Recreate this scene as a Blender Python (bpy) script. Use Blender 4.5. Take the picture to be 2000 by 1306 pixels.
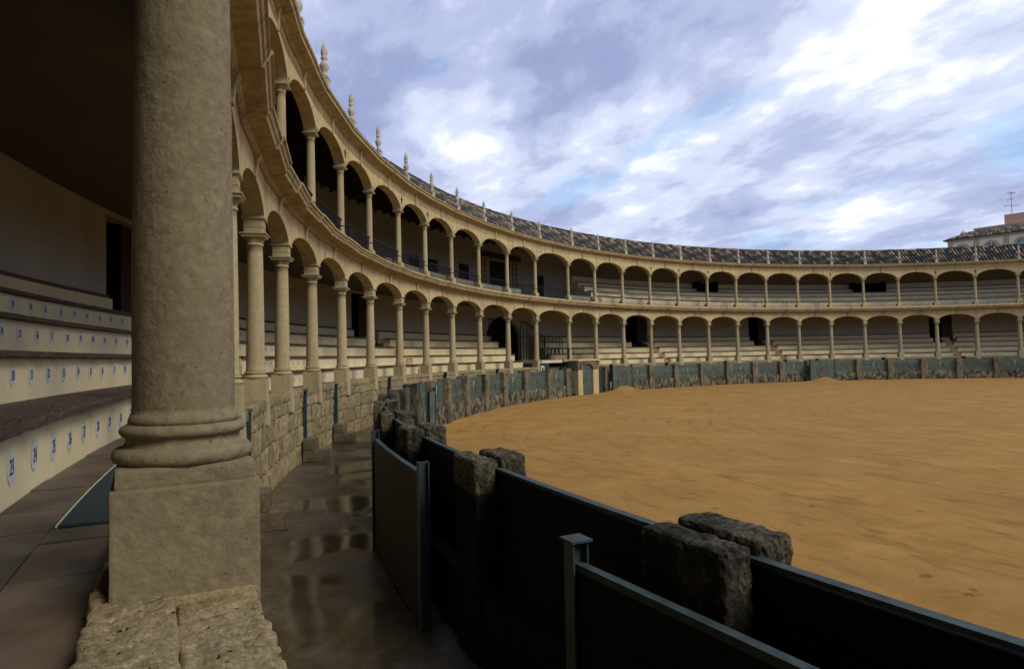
import bpy, bmesh, math, random
from mathutils import Vector, noise, Matrix
random.seed(7)
rnd = random.random
def ru(a, b): return a + (b - a) * random.random()
cos, sin, pi, rad = math.cos, math.sin, math.pi, math.radians
sc = bpy.context.scene
for o in list(bpy.data.objects): bpy.data.objects.remove(o)
C = sc.collection
H = 2.37                       # eye height above the sand; heights below are written from the sand (z = 0)

# ---------------------------------------------------------------- camera
F_PX, YAW, PITCH, ROLL = 1272.0, 2.59384, 0.03301, -0.01837
cam_d = bpy.data.cameras.new('camera'); cam = bpy.data.objects.new('camera', cam_d); C.objects.link(cam)
fwd2 = Vector((cos(YAW), sin(YAW), 0)); right = Vector((sin(YAW), -cos(YAW), 0)); upv = Vector((0, 0, 1))
fwd = fwd2 * cos(PITCH) + upv * sin(PITCH); up2 = upv * cos(PITCH) - fwd2 * sin(PITCH)
rx = right * cos(ROLL) + up2 * sin(ROLL); ux = up2 * cos(ROLL) - right * sin(ROLL)
M = Matrix((rx, ux, -fwd)).transposed().to_4x4(); M.translation = Vector((0, -35.055, H))
cam.matrix_world = M
cam_d.sensor_width = 36; cam_d.lens = F_PX / 2000 * 36; cam_d.clip_start = 0.05; cam_d.clip_end = 3000
sc.camera = cam

# ---------------------------------------------------------------- sky and sun
SUN_AZ, SUN_EL = rad(24), rad(42)
sd = bpy.data.lights.new('sun', 'SUN'); sd.energy = 2.4; sd.angle = rad(25); sd.color = (1.0, 0.90, 0.74)
sun = bpy.data.objects.new('sun', sd); C.objects.link(sun)
sun.rotation_euler = Vector((cos(SUN_AZ) * cos(SUN_EL), sin(SUN_AZ) * cos(SUN_EL), sin(SUN_EL))).to_track_quat('Z', 'Y').to_euler()
W = bpy.data.worlds.new('World'); sc.world = W; W.use_nodes = True
wt = W.node_tree; wt.nodes.clear()
def wn(t, **k):
    n = wt.nodes.new(t)
    for a, b in k.items(): setattr(n, a, b)
    return n
def wl(a, b): wt.links.new(a, b)
out = wn('ShaderNodeOutputWorld'); bg = wn('ShaderNodeBackground'); bg.inputs['Strength'].default_value = 0.1
sky = wn('ShaderNodeTexSky', sky_type='NISHITA'); sky.sun_disc = False; sky.sun_elevation = SUN_EL; sky.sun_rotation = pi / 2 - SUN_AZ
tc = wn('ShaderNodeTexCoord'); sp = wn('ShaderNodeSeparateXYZ'); wl(tc.outputs['Generated'], sp.inputs[0])
def wmath(op, a, b=None, c=None, clamp=False):
    n = wn('ShaderNodeMath', operation=op); n.use_clamp = clamp
    for i, v in enumerate((a, b, c)):
        if v is None: continue
        if isinstance(v, (int, float)): n.inputs[i].default_value = v
        else: wl(v, n.inputs[i])
    return n.outputs[0]
zc = wmath('ADD', wmath('MAXIMUM', sp.outputs[2], 0.0), 0.22)
cb = wn('ShaderNodeCombineXYZ'); wl(wmath('DIVIDE', sp.outputs[0], zc), cb.inputs[0]); wl(wmath('DIVIDE', sp.outputs[1], zc), cb.inputs[1])
mp = wn('ShaderNodeMapping'); wl(cb.outputs[0], mp.inputs[0]); mp.inputs['Rotation'].default_value = (0, 0, rad(28)); mp.inputs['Scale'].default_value = (1.0, 1.45, 1)
mp.inputs['Location'].default_value = (3.1, 1.7, 0)
def wnoise(scale, detail, rough, dist, src, off=0):
    n = wn('ShaderNodeTexNoise'); n.noise_dimensions = '3D'
    n.inputs['Scale'].default_value = scale; n.inputs['Detail'].default_value = detail; n.inputs['Roughness'].default_value = rough; n.inputs['Distortion'].default_value = dist
    m = wn('ShaderNodeVectorMath', operation='ADD'); wl(src, m.inputs[0]); m.inputs[1].default_value = (off, off * .7, off * .3); wl(m.outputs[0], n.inputs['Vector'])
    return n.outputs['Fac']
def wramp(fac, stops):
    r = wn('ShaderNodeValToRGB'); r.color_ramp.interpolation = 'EASE'
    el = r.color_ramp.elements
    while len(el) < len(stops): el.new(0.5)
    for e, (p, c) in zip(el, stops): e.position = p; e.color = (*c, 1)
    wl(fac, r.inputs[0]); return r.outputs[0]
n1 = wnoise(1.5, 9, 0.56, 0.25, mp.outputs[0], 0); n2 = wnoise(3.6, 8, 0.58, 0.2, mp.outputs[0], 7.3); n3 = wnoise(0.55, 4, 0.5, 0.2, mp.outputs[0], 13.1)
mix = wmath('ADD', wmath('MULTIPLY', n1, 0.62), wmath('MULTIPLY', n2, 0.38))
# thinner, brighter cloud towards one side, as the cloud deck has there
dv = wn('ShaderNodeVectorMath', operation='DOT_PRODUCT'); wl(tc.outputs['Generated'], dv.inputs[0])
bd = (fwd2 * cos(rad(28)) + right * sin(rad(28))) * cos(rad(27)) + upv * sin(rad(27)); dv.inputs[1].default_value = bd
glow = wmath('POWER', wmath('MAXIMUM', dv.outputs['Value'], 0.0), 7.0)
mix = wmath('ADD', mix, wmath('MULTIPLY', glow, 0.085))
mix = wmath('ADD', mix, wmath('MULTIPLY', wmath('SUBTRACT', n3, 0.5), 0.16))
cloud = wramp(mix, [(0.32, (2.7, 3.25, 5.5)), (0.43, (3.5, 4.1, 6.6)), (0.515, (4.9, 5.6, 8.1)), (0.595, (7.1, 7.8, 9.9)), (0.70, (12.3, 12.6, 13.0))])
gap = wramp(wnoise(1.5, 6, 0.55, 0.4, mp.outputs[0], 23.0), [(0.54, (0, 0, 0)), (0.66, (1, 1, 1))])
blue = wn('ShaderNodeMixRGB', blend_type='MULTIPLY'); blue.inputs[0].default_value = 1; wl(sky.outputs[0], blue.inputs[1]); blue.inputs[2].default_value = (2.0, 2.3, 2.4, 1)
mm = wn('ShaderNodeMixRGB'); wl(wmath('MULTIPLY', gap, 0.45), mm.inputs[0]); wl(cloud, mm.inputs[1]); wl(blue.outputs[0], mm.inputs[2])
wl(mm.outputs[0], bg.inputs['Color']); wl(bg.outputs[0], out.inputs['Surface'])
vs = sc.view_settings; sc.display_settings.display_device = 'sRGB'
vs.view_transform = 'Standard'; vs.look = 'None'; vs.exposure = 0.0; vs.gamma = 1.0; vs.use_curve_mapping = False
sc.cycles.max_bounces = 8; sc.cycles.diffuse_bounces = 3; sc.cycles.use_denoising = True

# ---------------------------------------------------------------- materials
class Mat:
    def __init__(s, name, rough=0.9, spec=0.3):
        s.m = bpy.data.materials.new(name); s.m.use_nodes = True; s.t = s.m.node_tree
        s.b = s.t.nodes['Principled BSDF']; s.b.inputs['Roughness'].default_value = rough
        s.b.inputs['Specular IOR Level'].default_value = spec
        g = s.t.nodes.new('ShaderNodeNewGeometry'); s.pos = g.outputs['Position']; s.geo = g
    def n(s, t, **k):
        x = s.t.nodes.new(t)
        for a, b in k.items(): setattr(x, a, b)
        return x
    def l(s, a, b): s.t.links.new(a, b)
    def put(s, v, inp):
        if isinstance(v, (int, float)): inp.default_value = v
        elif isinstance(v, tuple): inp.default_value = (*v, 1) if len(v) == 3 else v
        else: s.l(v, inp)
    def math(s, op, a, b=0.0, clamp=False):
        x = s.n('ShaderNodeMath', operation=op); x.use_clamp = clamp; s.put(a, x.inputs[0]); s.put(b, x.inputs[1]); return x.outputs[0]
    def scaled(s, sc3, src=None, rot=(0, 0, 0)):
        x = s.n('ShaderNodeMapping'); s.l(src or s.pos, x.inputs[0]); x.inputs['Scale'].default_value = sc3; x.inputs['Rotation'].default_value = rot; return x.outputs[0]
    def noise(s, scale, detail=5, rough=0.6, dist=0.0, src=None):
        x = s.n('ShaderNodeTexNoise'); x.inputs['Scale'].default_value = scale; x.inputs['Detail'].default_value = detail
        x.inputs['Roughness'].default_value = rough; x.inputs['Distortion'].default_value = dist; s.l(src or s.pos, x.inputs['Vector']); return x.outputs['Fac']
    def voro(s, scale, src=None, feature='F1', out='Distance'):
        x = s.n('ShaderNodeTexVoronoi'); x.feature = feature; x.inputs['Scale'].default_value = scale; s.l(src or s.pos, x.inputs['Vector']); return x.outputs[out]
    def ramp(s, fac, stops, interp='LINEAR'):
        r = s.n('ShaderNodeValToRGB'); r.color_ramp.interpolation = interp; el = r.color_ramp.elements
        while len(el) < len(stops): el.new(0.5)
        for e, (p, c) in zip(el, stops):
            e.position = p; e.color = (*c, 1) if isinstance(c, tuple) else (c, c, c, 1)
        s.put(fac, r.inputs[0]); return r.outputs[0]
    def mix(s, fac, a, b, blend='MIX'):
        x = s.n('ShaderNodeMixRGB', blend_type=blend); s.put(fac, x.inputs[0]); s.put(a, x.inputs[1]); s.put(b, x.inputs[2]); return x.outputs[0]
    def objrand(s): return s.n('ShaderNodeObjectInfo').outputs['Random']
    def island(s): return s.geo.outputs['Random Per Island']
    def color(s, v): s.put(v, s.b.inputs['Base Color'])
    def bump(s, h, strength=0.5, dist=0.02, prev=None):
        x = s.n('ShaderNodeBump'); x.inputs['Strength'].default_value = strength; x.inputs['Distance'].default_value = dist; s.put(h, x.inputs['Height'])
        if prev is not None: s.l(prev, x.inputs['Normal'])
        s.l(x.outputs[0], s.b.inputs['Normal']); return x.outputs[0]

def stone(name, c1, c2, c3, sc_big=0.7, sc_fine=9, dark=(0.05, 0.045, 0.035), stain=0.35, bump=0.6, bdist=0.01, pits=0.0, rnd_amt=0.0, vert=True, stain_lo=0.52, stsc=2.6):
    m = Mat(name, 0.92, 0.2)
    a = m.ramp(m.noise(sc_fine, 8, 0.65), [(0.3, c1), (0.52, c2), (0.72, c3)])
    big = m.noise(sc_big, 5, 0.6, 0.3)
    a = m.mix(m.ramp(big, [(0.35, 0.0), (0.65, 0.55)]), a, tuple(x * 0.72 for x in c2))
    if vert:   # rain streaks run down the stone
        st = m.noise(1.0, 6, 0.65, 0.4, m.scaled((3.2, 3.2, 0.45)))
        a = m.mix(m.math('MULTIPLY', m.ramp(st, [(stain_lo, 0.0), (stain_lo + 0.2, 1.0)]), stain), a, dark)
    else:
        st = m.noise(stsc, 8, 0.72, 0.6, m.scaled((1, 1, 0.7)))
        a = m.mix(m.math('MULTIPLY', m.ramp(st, [(stain_lo - 0.05, 0.0), (stain_lo + 0.12, 1.0)]), stain), a, dark)
    if rnd_amt:
        r = m.objrand(); a = m.mix(rnd_amt, a, m.ramp(r, [(0.0, tuple(x * 0.55 for x in c1)), (0.5, c2), (1.0, c3)]))
    m.color(a)
    h = m.math('ADD', m.math('MULTIPLY', m.noise(38, 8, 0.7), 0.5), m.math('MULTIPLY', m.noise(7, 6, 0.6), 0.8))
    if pits:
        p = m.math('ADD', m.voro(26), m.math('MULTIPLY', m.noise(9, 3), 0.5))
        pp = m.ramp(p, [(0.30, 0.0), (0.42, 1.0)]); h = m.math('ADD', h, m.math('MULTIPLY', pp, pits))
        m.color(m.mix(m.ramp(p, [(0.28, 0.55), (0.40, 0.0)]), a, tuple(x * 0.4 for x in c1)))
    m.bump(h, bump, bdist)
    return m.m
def plain(name, col, rough=0.8, var=0.15, scale=3, bump=0.15, spec=0.3, rnd_amt=0.0, grain=None, metal=0.0):
    m = Mat(name, rough, spec); m.b.inputs['Metallic'].default_value = metal
    src = m.scaled(grain) if grain else None
    n = m.noise(scale, 6, 0.6, 0.2, src)
    a = m.ramp(n, [(0.3, tuple(x * (1 - var) for x in col)), (0.7, tuple(x * (1 + var) for x in col))])
    if rnd_amt: a = m.mix(1.0, a, m.ramp(m.objrand(), [(0, 1 - rnd_amt), (1, 1 + rnd_amt)]), 'MULTIPLY')
    m.color(a); m.bump(m.noise(scale * 6, 6, 0.65, 0, src), bump, 0.004); return m.m

M_facade = stone('facade_limestone', (0.38, 0.295, 0.14), (0.52, 0.42, 0.215), (0.61, 0.51, 0.30), 0.8, 6, stain=0.5, bump=0.6, rnd_amt=0.10)
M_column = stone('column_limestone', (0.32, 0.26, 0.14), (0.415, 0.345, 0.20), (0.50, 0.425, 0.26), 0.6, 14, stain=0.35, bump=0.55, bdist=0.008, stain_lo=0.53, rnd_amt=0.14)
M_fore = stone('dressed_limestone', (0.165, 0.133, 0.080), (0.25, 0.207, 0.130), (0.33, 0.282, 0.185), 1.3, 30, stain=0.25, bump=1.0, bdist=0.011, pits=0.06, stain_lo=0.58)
M_ledge = stone('pitted_limestone', (0.12, 0.097, 0.052), (0.31, 0.252, 0.138), (0.54, 0.46, 0.29), 2.2, 75, stain=0.6, bump=1.0, bdist=0.02, pits=1.0, vert=False, stain_lo=0.55, dark=(0.07, 0.06, 0.045))
M_block = stone('wall_block_limestone', (0.15, 0.115, 0.058), (0.29, 0.23, 0.12), (0.43, 0.355, 0.20), 1.2, 16, stain=0.75, bump=0.9, bdist=0.012, pits=0.5, rnd_amt=0.3, vert=False, stain_lo=0.55, dark=(0.06, 0.055, 0.04))
M_cornice = stone('cornice_limestone', (0.28, 0.21, 0.105), (0.44, 0.345, 0.18), (0.57, 0.475, 0.28), 1.5, 8, stain=0.6, bump=0.7, vert=False, stain_lo=0.56, dark=(0.08, 0.075, 0.06))
M_post = stone('lichen_stone', (0.09, 0.075, 0.045), (0.20, 0.165, 0.10), (0.36, 0.30, 0.20), 1.7, 22, stain=0.85, bump=1.0, bdist=0.02, pits=0.7, vert=False, stain_lo=0.50, dark=(0.025, 0.024, 0.02))
M_dado = stone('stained_stone', (0.12, 0.104, 0.066), (0.25, 0.215, 0.14), (0.40, 0.35, 0.235), 2.2, 14, stsc=4.2, stain=0.95, bump=1.0, bdist=0.02, pits=0.5, vert=False, stain_lo=0.44, dark=(0.018, 0.018, 0.014))
M_stepm = stone('wet_step_stone', (0.08, 0.062, 0.035), (0.15, 0.12, 0.07), (0.22, 0.18, 0.11), 1.5, 20, stain=0.6, bump=0.8, vert=False)
M_postd = stone('shaded_lichen_stone', (0.025, 0.022, 0.015), (0.115, 0.102, 0.068), (0.40, 0.36, 0.25), 1.7, 44, stain=0.9, bump=1.0, bdist=0.03, pits=0.9, vert=False, stain_lo=0.47, dark=(0.012, 0.012, 0.010))  # lichen stone for the nearer posts, darkened with the passage's shade
M_finial = stone('finial_stone', (0.36, 0.32, 0.24), (0.50, 0.45, 0.34), (0.62, 0.57, 0.45), 2, 12, stain=0.4, bump=0.6)
M_riser = plain('cream_limewash', (0.62, 0.53, 0.31), 0.9, 0.12, 1.6, 0.35)
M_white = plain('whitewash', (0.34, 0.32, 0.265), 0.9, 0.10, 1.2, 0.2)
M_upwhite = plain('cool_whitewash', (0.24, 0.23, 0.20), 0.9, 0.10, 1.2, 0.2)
M_ceil = plain('grey_plaster', (0.13, 0.115, 0.09), 0.95, 0.08, 1.0, 0.15)
M_darkwood = plain('weathered_brown_wood', (0.085, 0.055, 0.036), 0.75, 0.5, 3.0, 0.8, grain=(1.5, 1.5, 14), rnd_amt=0.2)
M_seatwood = Mat('old_seat_board', 0.6, 0.35)
_a = M_seatwood.noise(5, 8, 0.7, 0.6, M_seatwood.scaled((1, 9, 9)))
M_seatwood.color(M_seatwood.ramp(_a, [(0.3, (0.022, 0.015, 0.011)), (0.5, (0.07, 0.045, 0.032)), (0.7, (0.15, 0.11, 0.085))])); M_seatwood.bump(_a, 0.9, 0.012); M_seatwood = M_seatwood.m
M_black = plain('black_and_recess_shade', (0.012, 0.011, 0.010), 0.9, 0.2, 3, 0.1)  # near-black colour also supplies the unlit depth of recesses and openings
M_brown = plain('brown_door_and_wall_shade', (0.035, 0.022, 0.015), 0.7, 0.2, 3, 0.2)
M_rafter = plain('dark_roof_timber', (0.02, 0.014, 0.01), 0.85, 0.3, 3, 0.4)
M_iron = plain('black_iron', (0.008, 0.009, 0.009), 0.8, 0.2, 8, 0.1)
M_brick = plain('terracotta_step', (0.38, 0.27, 0.15), 0.9, 0.2, 6, 0.4, rnd_amt=0.2)
M_red = plain('red_paint', (0.17, 0.045, 0.035), 0.8, 0.25, 20, 0.1)
M_wpaint = plain('white_paint', (0.62, 0.64, 0.62), 0.8, 0.1, 20, 0.1)
M_navy = plain('navy_number_paint', (0.040, 0.046, 0.068), 0.8, 0.2, 30, 0.05)
M_oval = plain('white_number_oval', (0.46, 0.48, 0.47), 0.9, 0.08, 14, 0.1)
M_green = Mat('blue_green_board_paint', 0.65, 0.35)
_n = M_green.noise(2.2, 7, 0.65, 0.3); _w = M_green.noise(18, 8, 0.75, 0.2, M_green.scaled((1, 1, 5)))
_c = M_green.ramp(_n, [(0.3, (0.055, 0.078, 0.062)), (0.7, (0.090, 0.122, 0.098))]); _c = M_green.mix(M_green.ramp(_w, [(0.62, 0.0), (0.78, 0.3)]), _c, (0.05, 0.05, 0.04))
_c = M_green.mix(1.0, _c, M_green.ramp(M_green.objrand(), [(0, 0.8), (1, 1.15)]), 'MULTIPLY'); M_green.color(_c); M_green.bump(_w, 0.4, 0.004); M_green = M_green.m
M_dgreen = plain('dark_garland_paint', (0.035, 0.055, 0.05), 0.7, 0.2, 12, 0.1)
M_inner = plain('passage_shade_black', (0.0075, 0.008, 0.0085), 0.7, 0.5, 5, 0.5, grain=(1, 1, 7), rnd_amt=0.15, spec=0.12)  # near-black colour carries the passage's shade on the nearest barrier parts
M_cap = plain('worn_blue_paint', (0.038, 0.056, 0.060), 0.62, 0.45, 14, 0.5, spec=0.25)
M_screen = plain('dark_screen_board', (0.028, 0.023, 0.019), 0.65, 0.35, 4, 0.5, grain=(1, 1, 9), rnd_amt=0.2)
M_steel = plain('blue_steel_paint', (0.028, 0.046, 0.052), 0.45, 0.2, 6, 0.2, spec=0.5)
M_mat = plain('teal_carpet', (0.020, 0.032, 0.030), 1.0, 0.3, 60, 0.8)
M_matedge = plain('pale_mat_edging', (0.42, 0.40, 0.28), 0.9, 0.1, 20, 0.2)
M_mortar = plain('sandy_mortar', (0.22, 0.17, 0.11), 0.95, 0.25, 14, 0.8)
def mk(name, fn):
    m = Mat(name, 0.8); fn(m); return m.m
def f_flag(m):
    n = m.noise(3, 8, 0.65, 0.4); c = m.ramp(n, [(0.3, (0.062, 0.047, 0.034)), (0.5, (0.105, 0.082, 0.058)), (0.7, (0.155, 0.125, 0.09))])
    c = m.mix(1.0, c, m.ramp(m.objrand(), [(0, (0.78, 0.80, 0.84)), (1, (1.15, 1.08, 1.0))]), 'MULTIPLY'); m.color(c)
    m.b.inputs['Roughness'].default_value = 0.55; m.bump(m.noise(25, 8, 0.7), 0.5, 0.005)
M_flag = mk('worn_flagstone', f_flag)
def f_pass(m):
    big = m.noise(0.75, 8, 0.7, 0.9, m.scaled((1, 1, 1))); fine = m.noise(11, 9, 0.7)
    wet = m.ramp(big, [(0.36, 0.0), (0.62, 1.0)])
    pud = m.ramp(m.math('ADD', m.noise(0.8, 3, 0.5, 0.5), m.math('MULTIPLY', fine, 0.05)), [(0.47, 0.0), (0.60, 1.0)])
    c = m.ramp(fine, [(0.3, (0.055, 0.044, 0.027)), (0.5, (0.10, 0.082, 0.05)), (0.7, (0.16, 0.13, 0.082))])
    c = m.mix(wet, c, m.mix(1.0, c, (0.50, 0.46, 0.42), 'MULTIPLY')); c = m.mix(m.math('MULTIPLY', pud, 0.5), c, (0.035, 0.028, 0.017)); m.color(c)
    r = m.mix(wet, (0.55, 0.55, 0.55), (0.34, 0.34, 0.34)); r = m.mix(pud, r, (0.11, 0.11, 0.11)); m.l(r, m.b.inputs['Roughness']); m.b.inputs['Specular IOR Level'].default_value = 0.5
    b = m.n('ShaderNodeBump'); b.inputs['Distance'].default_value = 0.006; m.l(m.math('SUBTRACT', 1.0, m.math('MULTIPLY', pud, 0.985)), b.inputs['Strength']); m.l(fine, b.inputs['Height']); m.l(b.outputs[0], m.b.inputs['Normal'])
M_pass = mk('wet_compacted_earth', f_pass)
def f_sand(m):
    s1 = m.noise(0.22, 7, 0.62, 0.6); s2 = m.noise(0.8, 9, 0.72, 0.5); s3 = m.noise(16, 8, 0.8); grit = m.noise(70, 4, 0.7)
    c = m.ramp(s2, [(0.32, (0.26, 0.140, 0.034)), (0.5, (0.345, 0.190, 0.046)), (0.68, (0.41, 0.238, 0.068))])
    c = m.mix(m.ramp(s1, [(0.38, 0.0), (0.64, 0.6)]), c, (0.285, 0.168, 0.055))
    str_ = m.noise(0.9, 8, 0.72, 1.6, m.scaled((0.55, 2.6, 1), rot=(0, 0, rad(32)))); damp = m.ramp(str_, [(0.54, 0.0), (0.66, 0.75)])
    c = m.mix(damp, c, (0.17, 0.098, 0.030))
    arc = m.n('ShaderNodeTexWave'); arc.wave_type = 'RINGS'; arc.rings_direction = 'Z'; arc.inputs['Scale'].default_value = 0.42; arc.inputs['Distortion'].default_value = 9.0; arc.inputs['Detail'].default_value = 5; arc.inputs['Detail Scale'].default_value = 0.35; arc.inputs['Detail Roughness'].default_value = 0.7; m.l(m.scaled((1, 1, 1)), arc.inputs['Vector'])
    tr = m.math('MULTIPLY', m.ramp(arc.outputs['Fac'], [(0.86, 0.0), (0.97, 1.0)]), m.ramp(m.noise(0.35, 3), [(0.48, 0.0), (0.6, 0.5)])); c = m.mix(tr, c, (0.22, 0.125, 0.038))
    specks = m.ramp(m.math('ADD', m.voro(1.7), m.math('MULTIPLY', m.noise(4, 5, 0.7), 0.5)), [(0.27, 0.7), (0.36, 0.0)])
    c = m.mix(specks, c, (0.115, 0.066, 0.024)); c = m.mix(m.ramp(s3, [(0.30, 0.5), (0.55, 0.0)]), c, (0.22, 0.125, 0.038)); c = m.mix(m.ramp(grit, [(0.60, 0.0), (0.75, 0.35)]), c, (0.52, 0.37, 0.17)); m.color(c)
    m.b.inputs['Roughness'].default_value = 0.95; m.b.inputs['Specular IOR Level'].default_value = 0.12
    h = m.math('ADD', m.math('MULTIPLY', s3, 0.55), m.math('MULTIPLY', s2, 0.8)); h = m.math('SUBTRACT', h, m.math('MULTIPLY', specks, 0.9)); h = m.math('SUBTRACT', h, m.math('MULTIPLY', tr, 0.6)); m.bump(h, 0.7, 0.03)
M_sand = mk('ochre_sand', f_sand)
def f_tile(m):
    r = m.island(); c = m.ramp(r, [(0.0, (0.020, 0.022, 0.020)), (0.42, (0.050, 0.050, 0.042)), (0.62, (0.115, 0.088, 0.06)), (0.8, (0.22, 0.16, 0.10)), (1.0, (0.38, 0.32, 0.23))])
    c = m.mix(m.ramp(m.noise(6, 8, 0.75), [(0.50, 0.0), (0.62, 0.7)]), c, (0.022, 0.026, 0.021)); m.color(c); m.bump(m.noise(30, 6), 0.5, 0.01)
M_tile = mk('old_barrel_tile', f_tile)
M_bwall = plain('cream_render', (0.72, 0.66, 0.50), 0.9, 0.05, 1, 0.1)
M_btrim = plain('tan_trim', (0.42, 0.33, 0.20), 0.9, 0.08, 2, 0.1)
M_pink = plain('salmon_render', (0.56, 0.30, 0.21), 0.9, 0.06, 1, 0.1)
M_bglass = plain('teal_glass', (0.05, 0.15, 0.17), 0.08, 0.1, 1, 0.0, spec=0.8)
M_ground = plain('town_ground', (0.16, 0.14, 0.11), 0.95, 0.2, 0.3, 0.2)
M_metal = plain('grey_aluminium', (0.35, 0.36, 0.38), 0.4, 0.1, 3, 0.05, metal=0.8)

# ---------------------------------------------------------------- helpers
def pol(R, a, z=0.0):
    t = rad(a); return Vector((R * cos(t), R * sin(t), z))
class MB:
    def __init__(s): s.v = []; s.f = []
    def add(s, vs, fs):
        k = len(s.v); s.v += [tuple(v) for v in vs]; s.f += [tuple(i + k for i in f) for f in fs]; return s
    def box(s, c, d, rz=0.0):
        cx, cy, cz = c; hx, hy, hz = d[0] / 2, d[1] / 2, d[2] / 2; cr, sr = cos(rz), sin(rz); vs = []
        for z in (-hz, hz):
            for x, y in ((-hx, -hy), (hx, -hy), (hx, hy), (-hx, hy)): vs.append((cx + x * cr - y * sr, cy + x * sr + y * cr, cz + z))
        return s.add(vs, [(0, 3, 2, 1), (4, 5, 6, 7), (0, 1, 5, 4), (1, 2, 6, 5), (2, 3, 7, 6), (3, 0, 4, 7)])
    def pbox(s, R0, R1, a0, a1, z0, z1, n=1):       # curved box: a0 > a1, angles in degrees
        vs = []; fs = []
        for i in range(n + 1):
            a = a0 + (a1 - a0) * i / n
            for R, z in ((R0, z0), (R1, z0), (R1, z1), (R0, z1)): vs.append(pol(R, a, z))
        for i in range(n):
            k = 4 * i
            for j in range(4): fs.append((k + j, k + (j + 1) % 4, k + 4 + (j + 1) % 4, k + 4 + j))
        fs += [(3, 2, 1, 0), (4 * n, 4 * n + 1, 4 * n + 2, 4 * n + 3)]
        return s.add(vs, fs)
    def sweep(s, prof, angs, closed=True, caps=True, off=None):  # profile of (R, z) swept round the arena's centre
        k = len(prof); vs = []; fs = []
        for a in angs:
            for R, z in prof: vs.append(pol(R, a, z))
        for i in range(len(angs) - 1):
            for j in range(k if closed else k - 1): fs.append((i * k + j, i * k + (j + 1) % k, (i + 1) * k + (j + 1) % k, (i + 1) * k + j))
        if closed and caps: fs += [tuple(range(k))[::-1], tuple((len(angs) - 1) * k + j for j in range(k))]
        return s.add(vs, fs)
    def lathe(s, prof, seg=24, c=(0, 0, 0), a0=0.0, jit=None):
        vs = []; fs = []; k = len(prof)
        for j, (r, z) in enumerate(prof):
            for i in range(seg):
                t = a0 + 2 * pi * i / seg; rr = r
                p = Vector((c[0] + rr * cos(t), c[1] + rr * sin(t), c[2] + z))
                if jit: p = jit(p, t)
                vs.append(p)
        for j in range(k - 1):
            for i in range(seg): fs.append((j * seg + i, j * seg + (i + 1) % seg, (j + 1) * seg + (i + 1) % seg, (j + 1) * seg + i))
        fs += [tuple(range(seg))[::-1], tuple((k - 1) * seg + i for i in range(seg))]
        return s.add(vs, fs)
    def tube(s, pts, r, seg=6):
        vs = []; fs = []; pts = [Vector(p) for p in pts]; n = len(pts)
        for i, p in enumerate(pts):
            d = (pts[min(i + 1, n - 1)] - pts[max(i - 1, 0)]).normalized(); u = d.cross(Vector((0, 0, 1)))
            if u.length < 1e-3: u = d.cross(Vector((1, 0, 0)))
            u.normalize(); w = d.cross(u)
            for j in range(seg):
                t = 2 * pi * j / seg; vs.append(p + u * (r * cos(t)) + w * (r * sin(t)))
        for i in range(n - 1):
            for j in range(seg): fs.append((i * seg + j, i * seg + (j + 1) % seg, (i + 1) * seg + (j + 1) % seg, (i + 1) * seg + j))
        fs += [tuple(range(seg)), tuple((n - 1) * seg + j for j in range(seg))]
        return s.add(vs, fs)
    def rough(s, c, d, n, amp, fr, rz=0.0, rd=0.03, seed=0.0, sharp=False):   # rounded, noise-worn block
        nx, ny, nz = n; cr, sr = cos(rz), sin(rz); idx = {}; vs = []; fs = []
        hx, hy, hz = d[0] / 2, d[1] / 2, d[2] / 2
        def vert(i, j, k):
            key = (i, j, k)
            if key in idx: return idx[key]
            p = Vector((-hx + d[0] * i / nx, -hy + d[1] * j / ny, -hz + d[2] * k / nz))
            q = Vector((max(-hx + rd, min(hx - rd, p.x)), max(-hy + rd, min(hy - rd, p.y)), max(-hz + rd, min(hz - rd, p.z))))
            o = p - q
            nrm = o.normalized() if o.length > 1e-6 else Vector((0, 0, 0))
            p = q + nrm * rd
            w = Vector((c[0] + p.x * cr - p.y * sr, c[1] + p.x * sr + p.y * cr, c[2] + p.z)); wnv = Vector((nrm.x * cr - nrm.y * sr, nrm.x * sr + nrm.y * cr, nrm.z))
            q3 = w * fr + Vector((seed, seed * 2, -seed))
            dd = noise.fractal(q3, 0.9, 2.1, 4) * amp
            if sharp:
                pit = noise.noise(q3 * 3.1); dd -= max(0.0, pit - 0.22) * amp * 2.6
            w += wnv * dd; idx[key] = len(vs); vs.append(w); return idx[key]
        for i in range(nx):
            for j in range(ny): fs.append((vert(i, j, 0), vert(i, j + 1, 0), vert(i + 1, j + 1, 0), vert(i + 1, j, 0))); fs.append((vert(i, j, nz), vert(i + 1, j, nz), vert(i + 1, j + 1, nz), vert(i, j + 1, nz)))
        for i in range(nx):
            for k in range(nz): fs.append((vert(i, 0, k), vert(i + 1, 0, k), vert(i + 1, 0, k + 1), vert(i, 0, k + 1))); fs.append((vert(i, ny, k), vert(i, ny, k + 1), vert(i + 1, ny, k + 1), vert(i + 1, ny, k)))
        for j in range(ny):
            for k in range(nz): fs.append((vert(0, j, k), vert(0, j, k + 1), vert(0, j + 1, k + 1), vert(0, j + 1, k))); fs.append((vert(nx, j, k), vert(nx, j + 1, k), vert(nx, j + 1, k + 1), vert(nx, j, k + 1)))
        return s.add(vs, fs)
    def mesh(s, name, mat, off=None, smooth=False, fix=False):
        me = bpy.data.meshes.new(name)
        vs = s.v if off is None else [(x - off[0], y - off[1], z - off[2]) for x, y, z in s.v]
        me.from_pydata(vs, [], s.f); me.materials.append(mat)
        if fix:
            bm = bmesh.new(); bm.from_mesh(me); bmesh.ops.recalc_face_normals(bm, faces=bm.faces); bm.to_mesh(me); bm.free()
        if smooth:
            me.polygons.foreach_set('use_smooth', [True] * len(me.polygons))
        me.update(); return me
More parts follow.
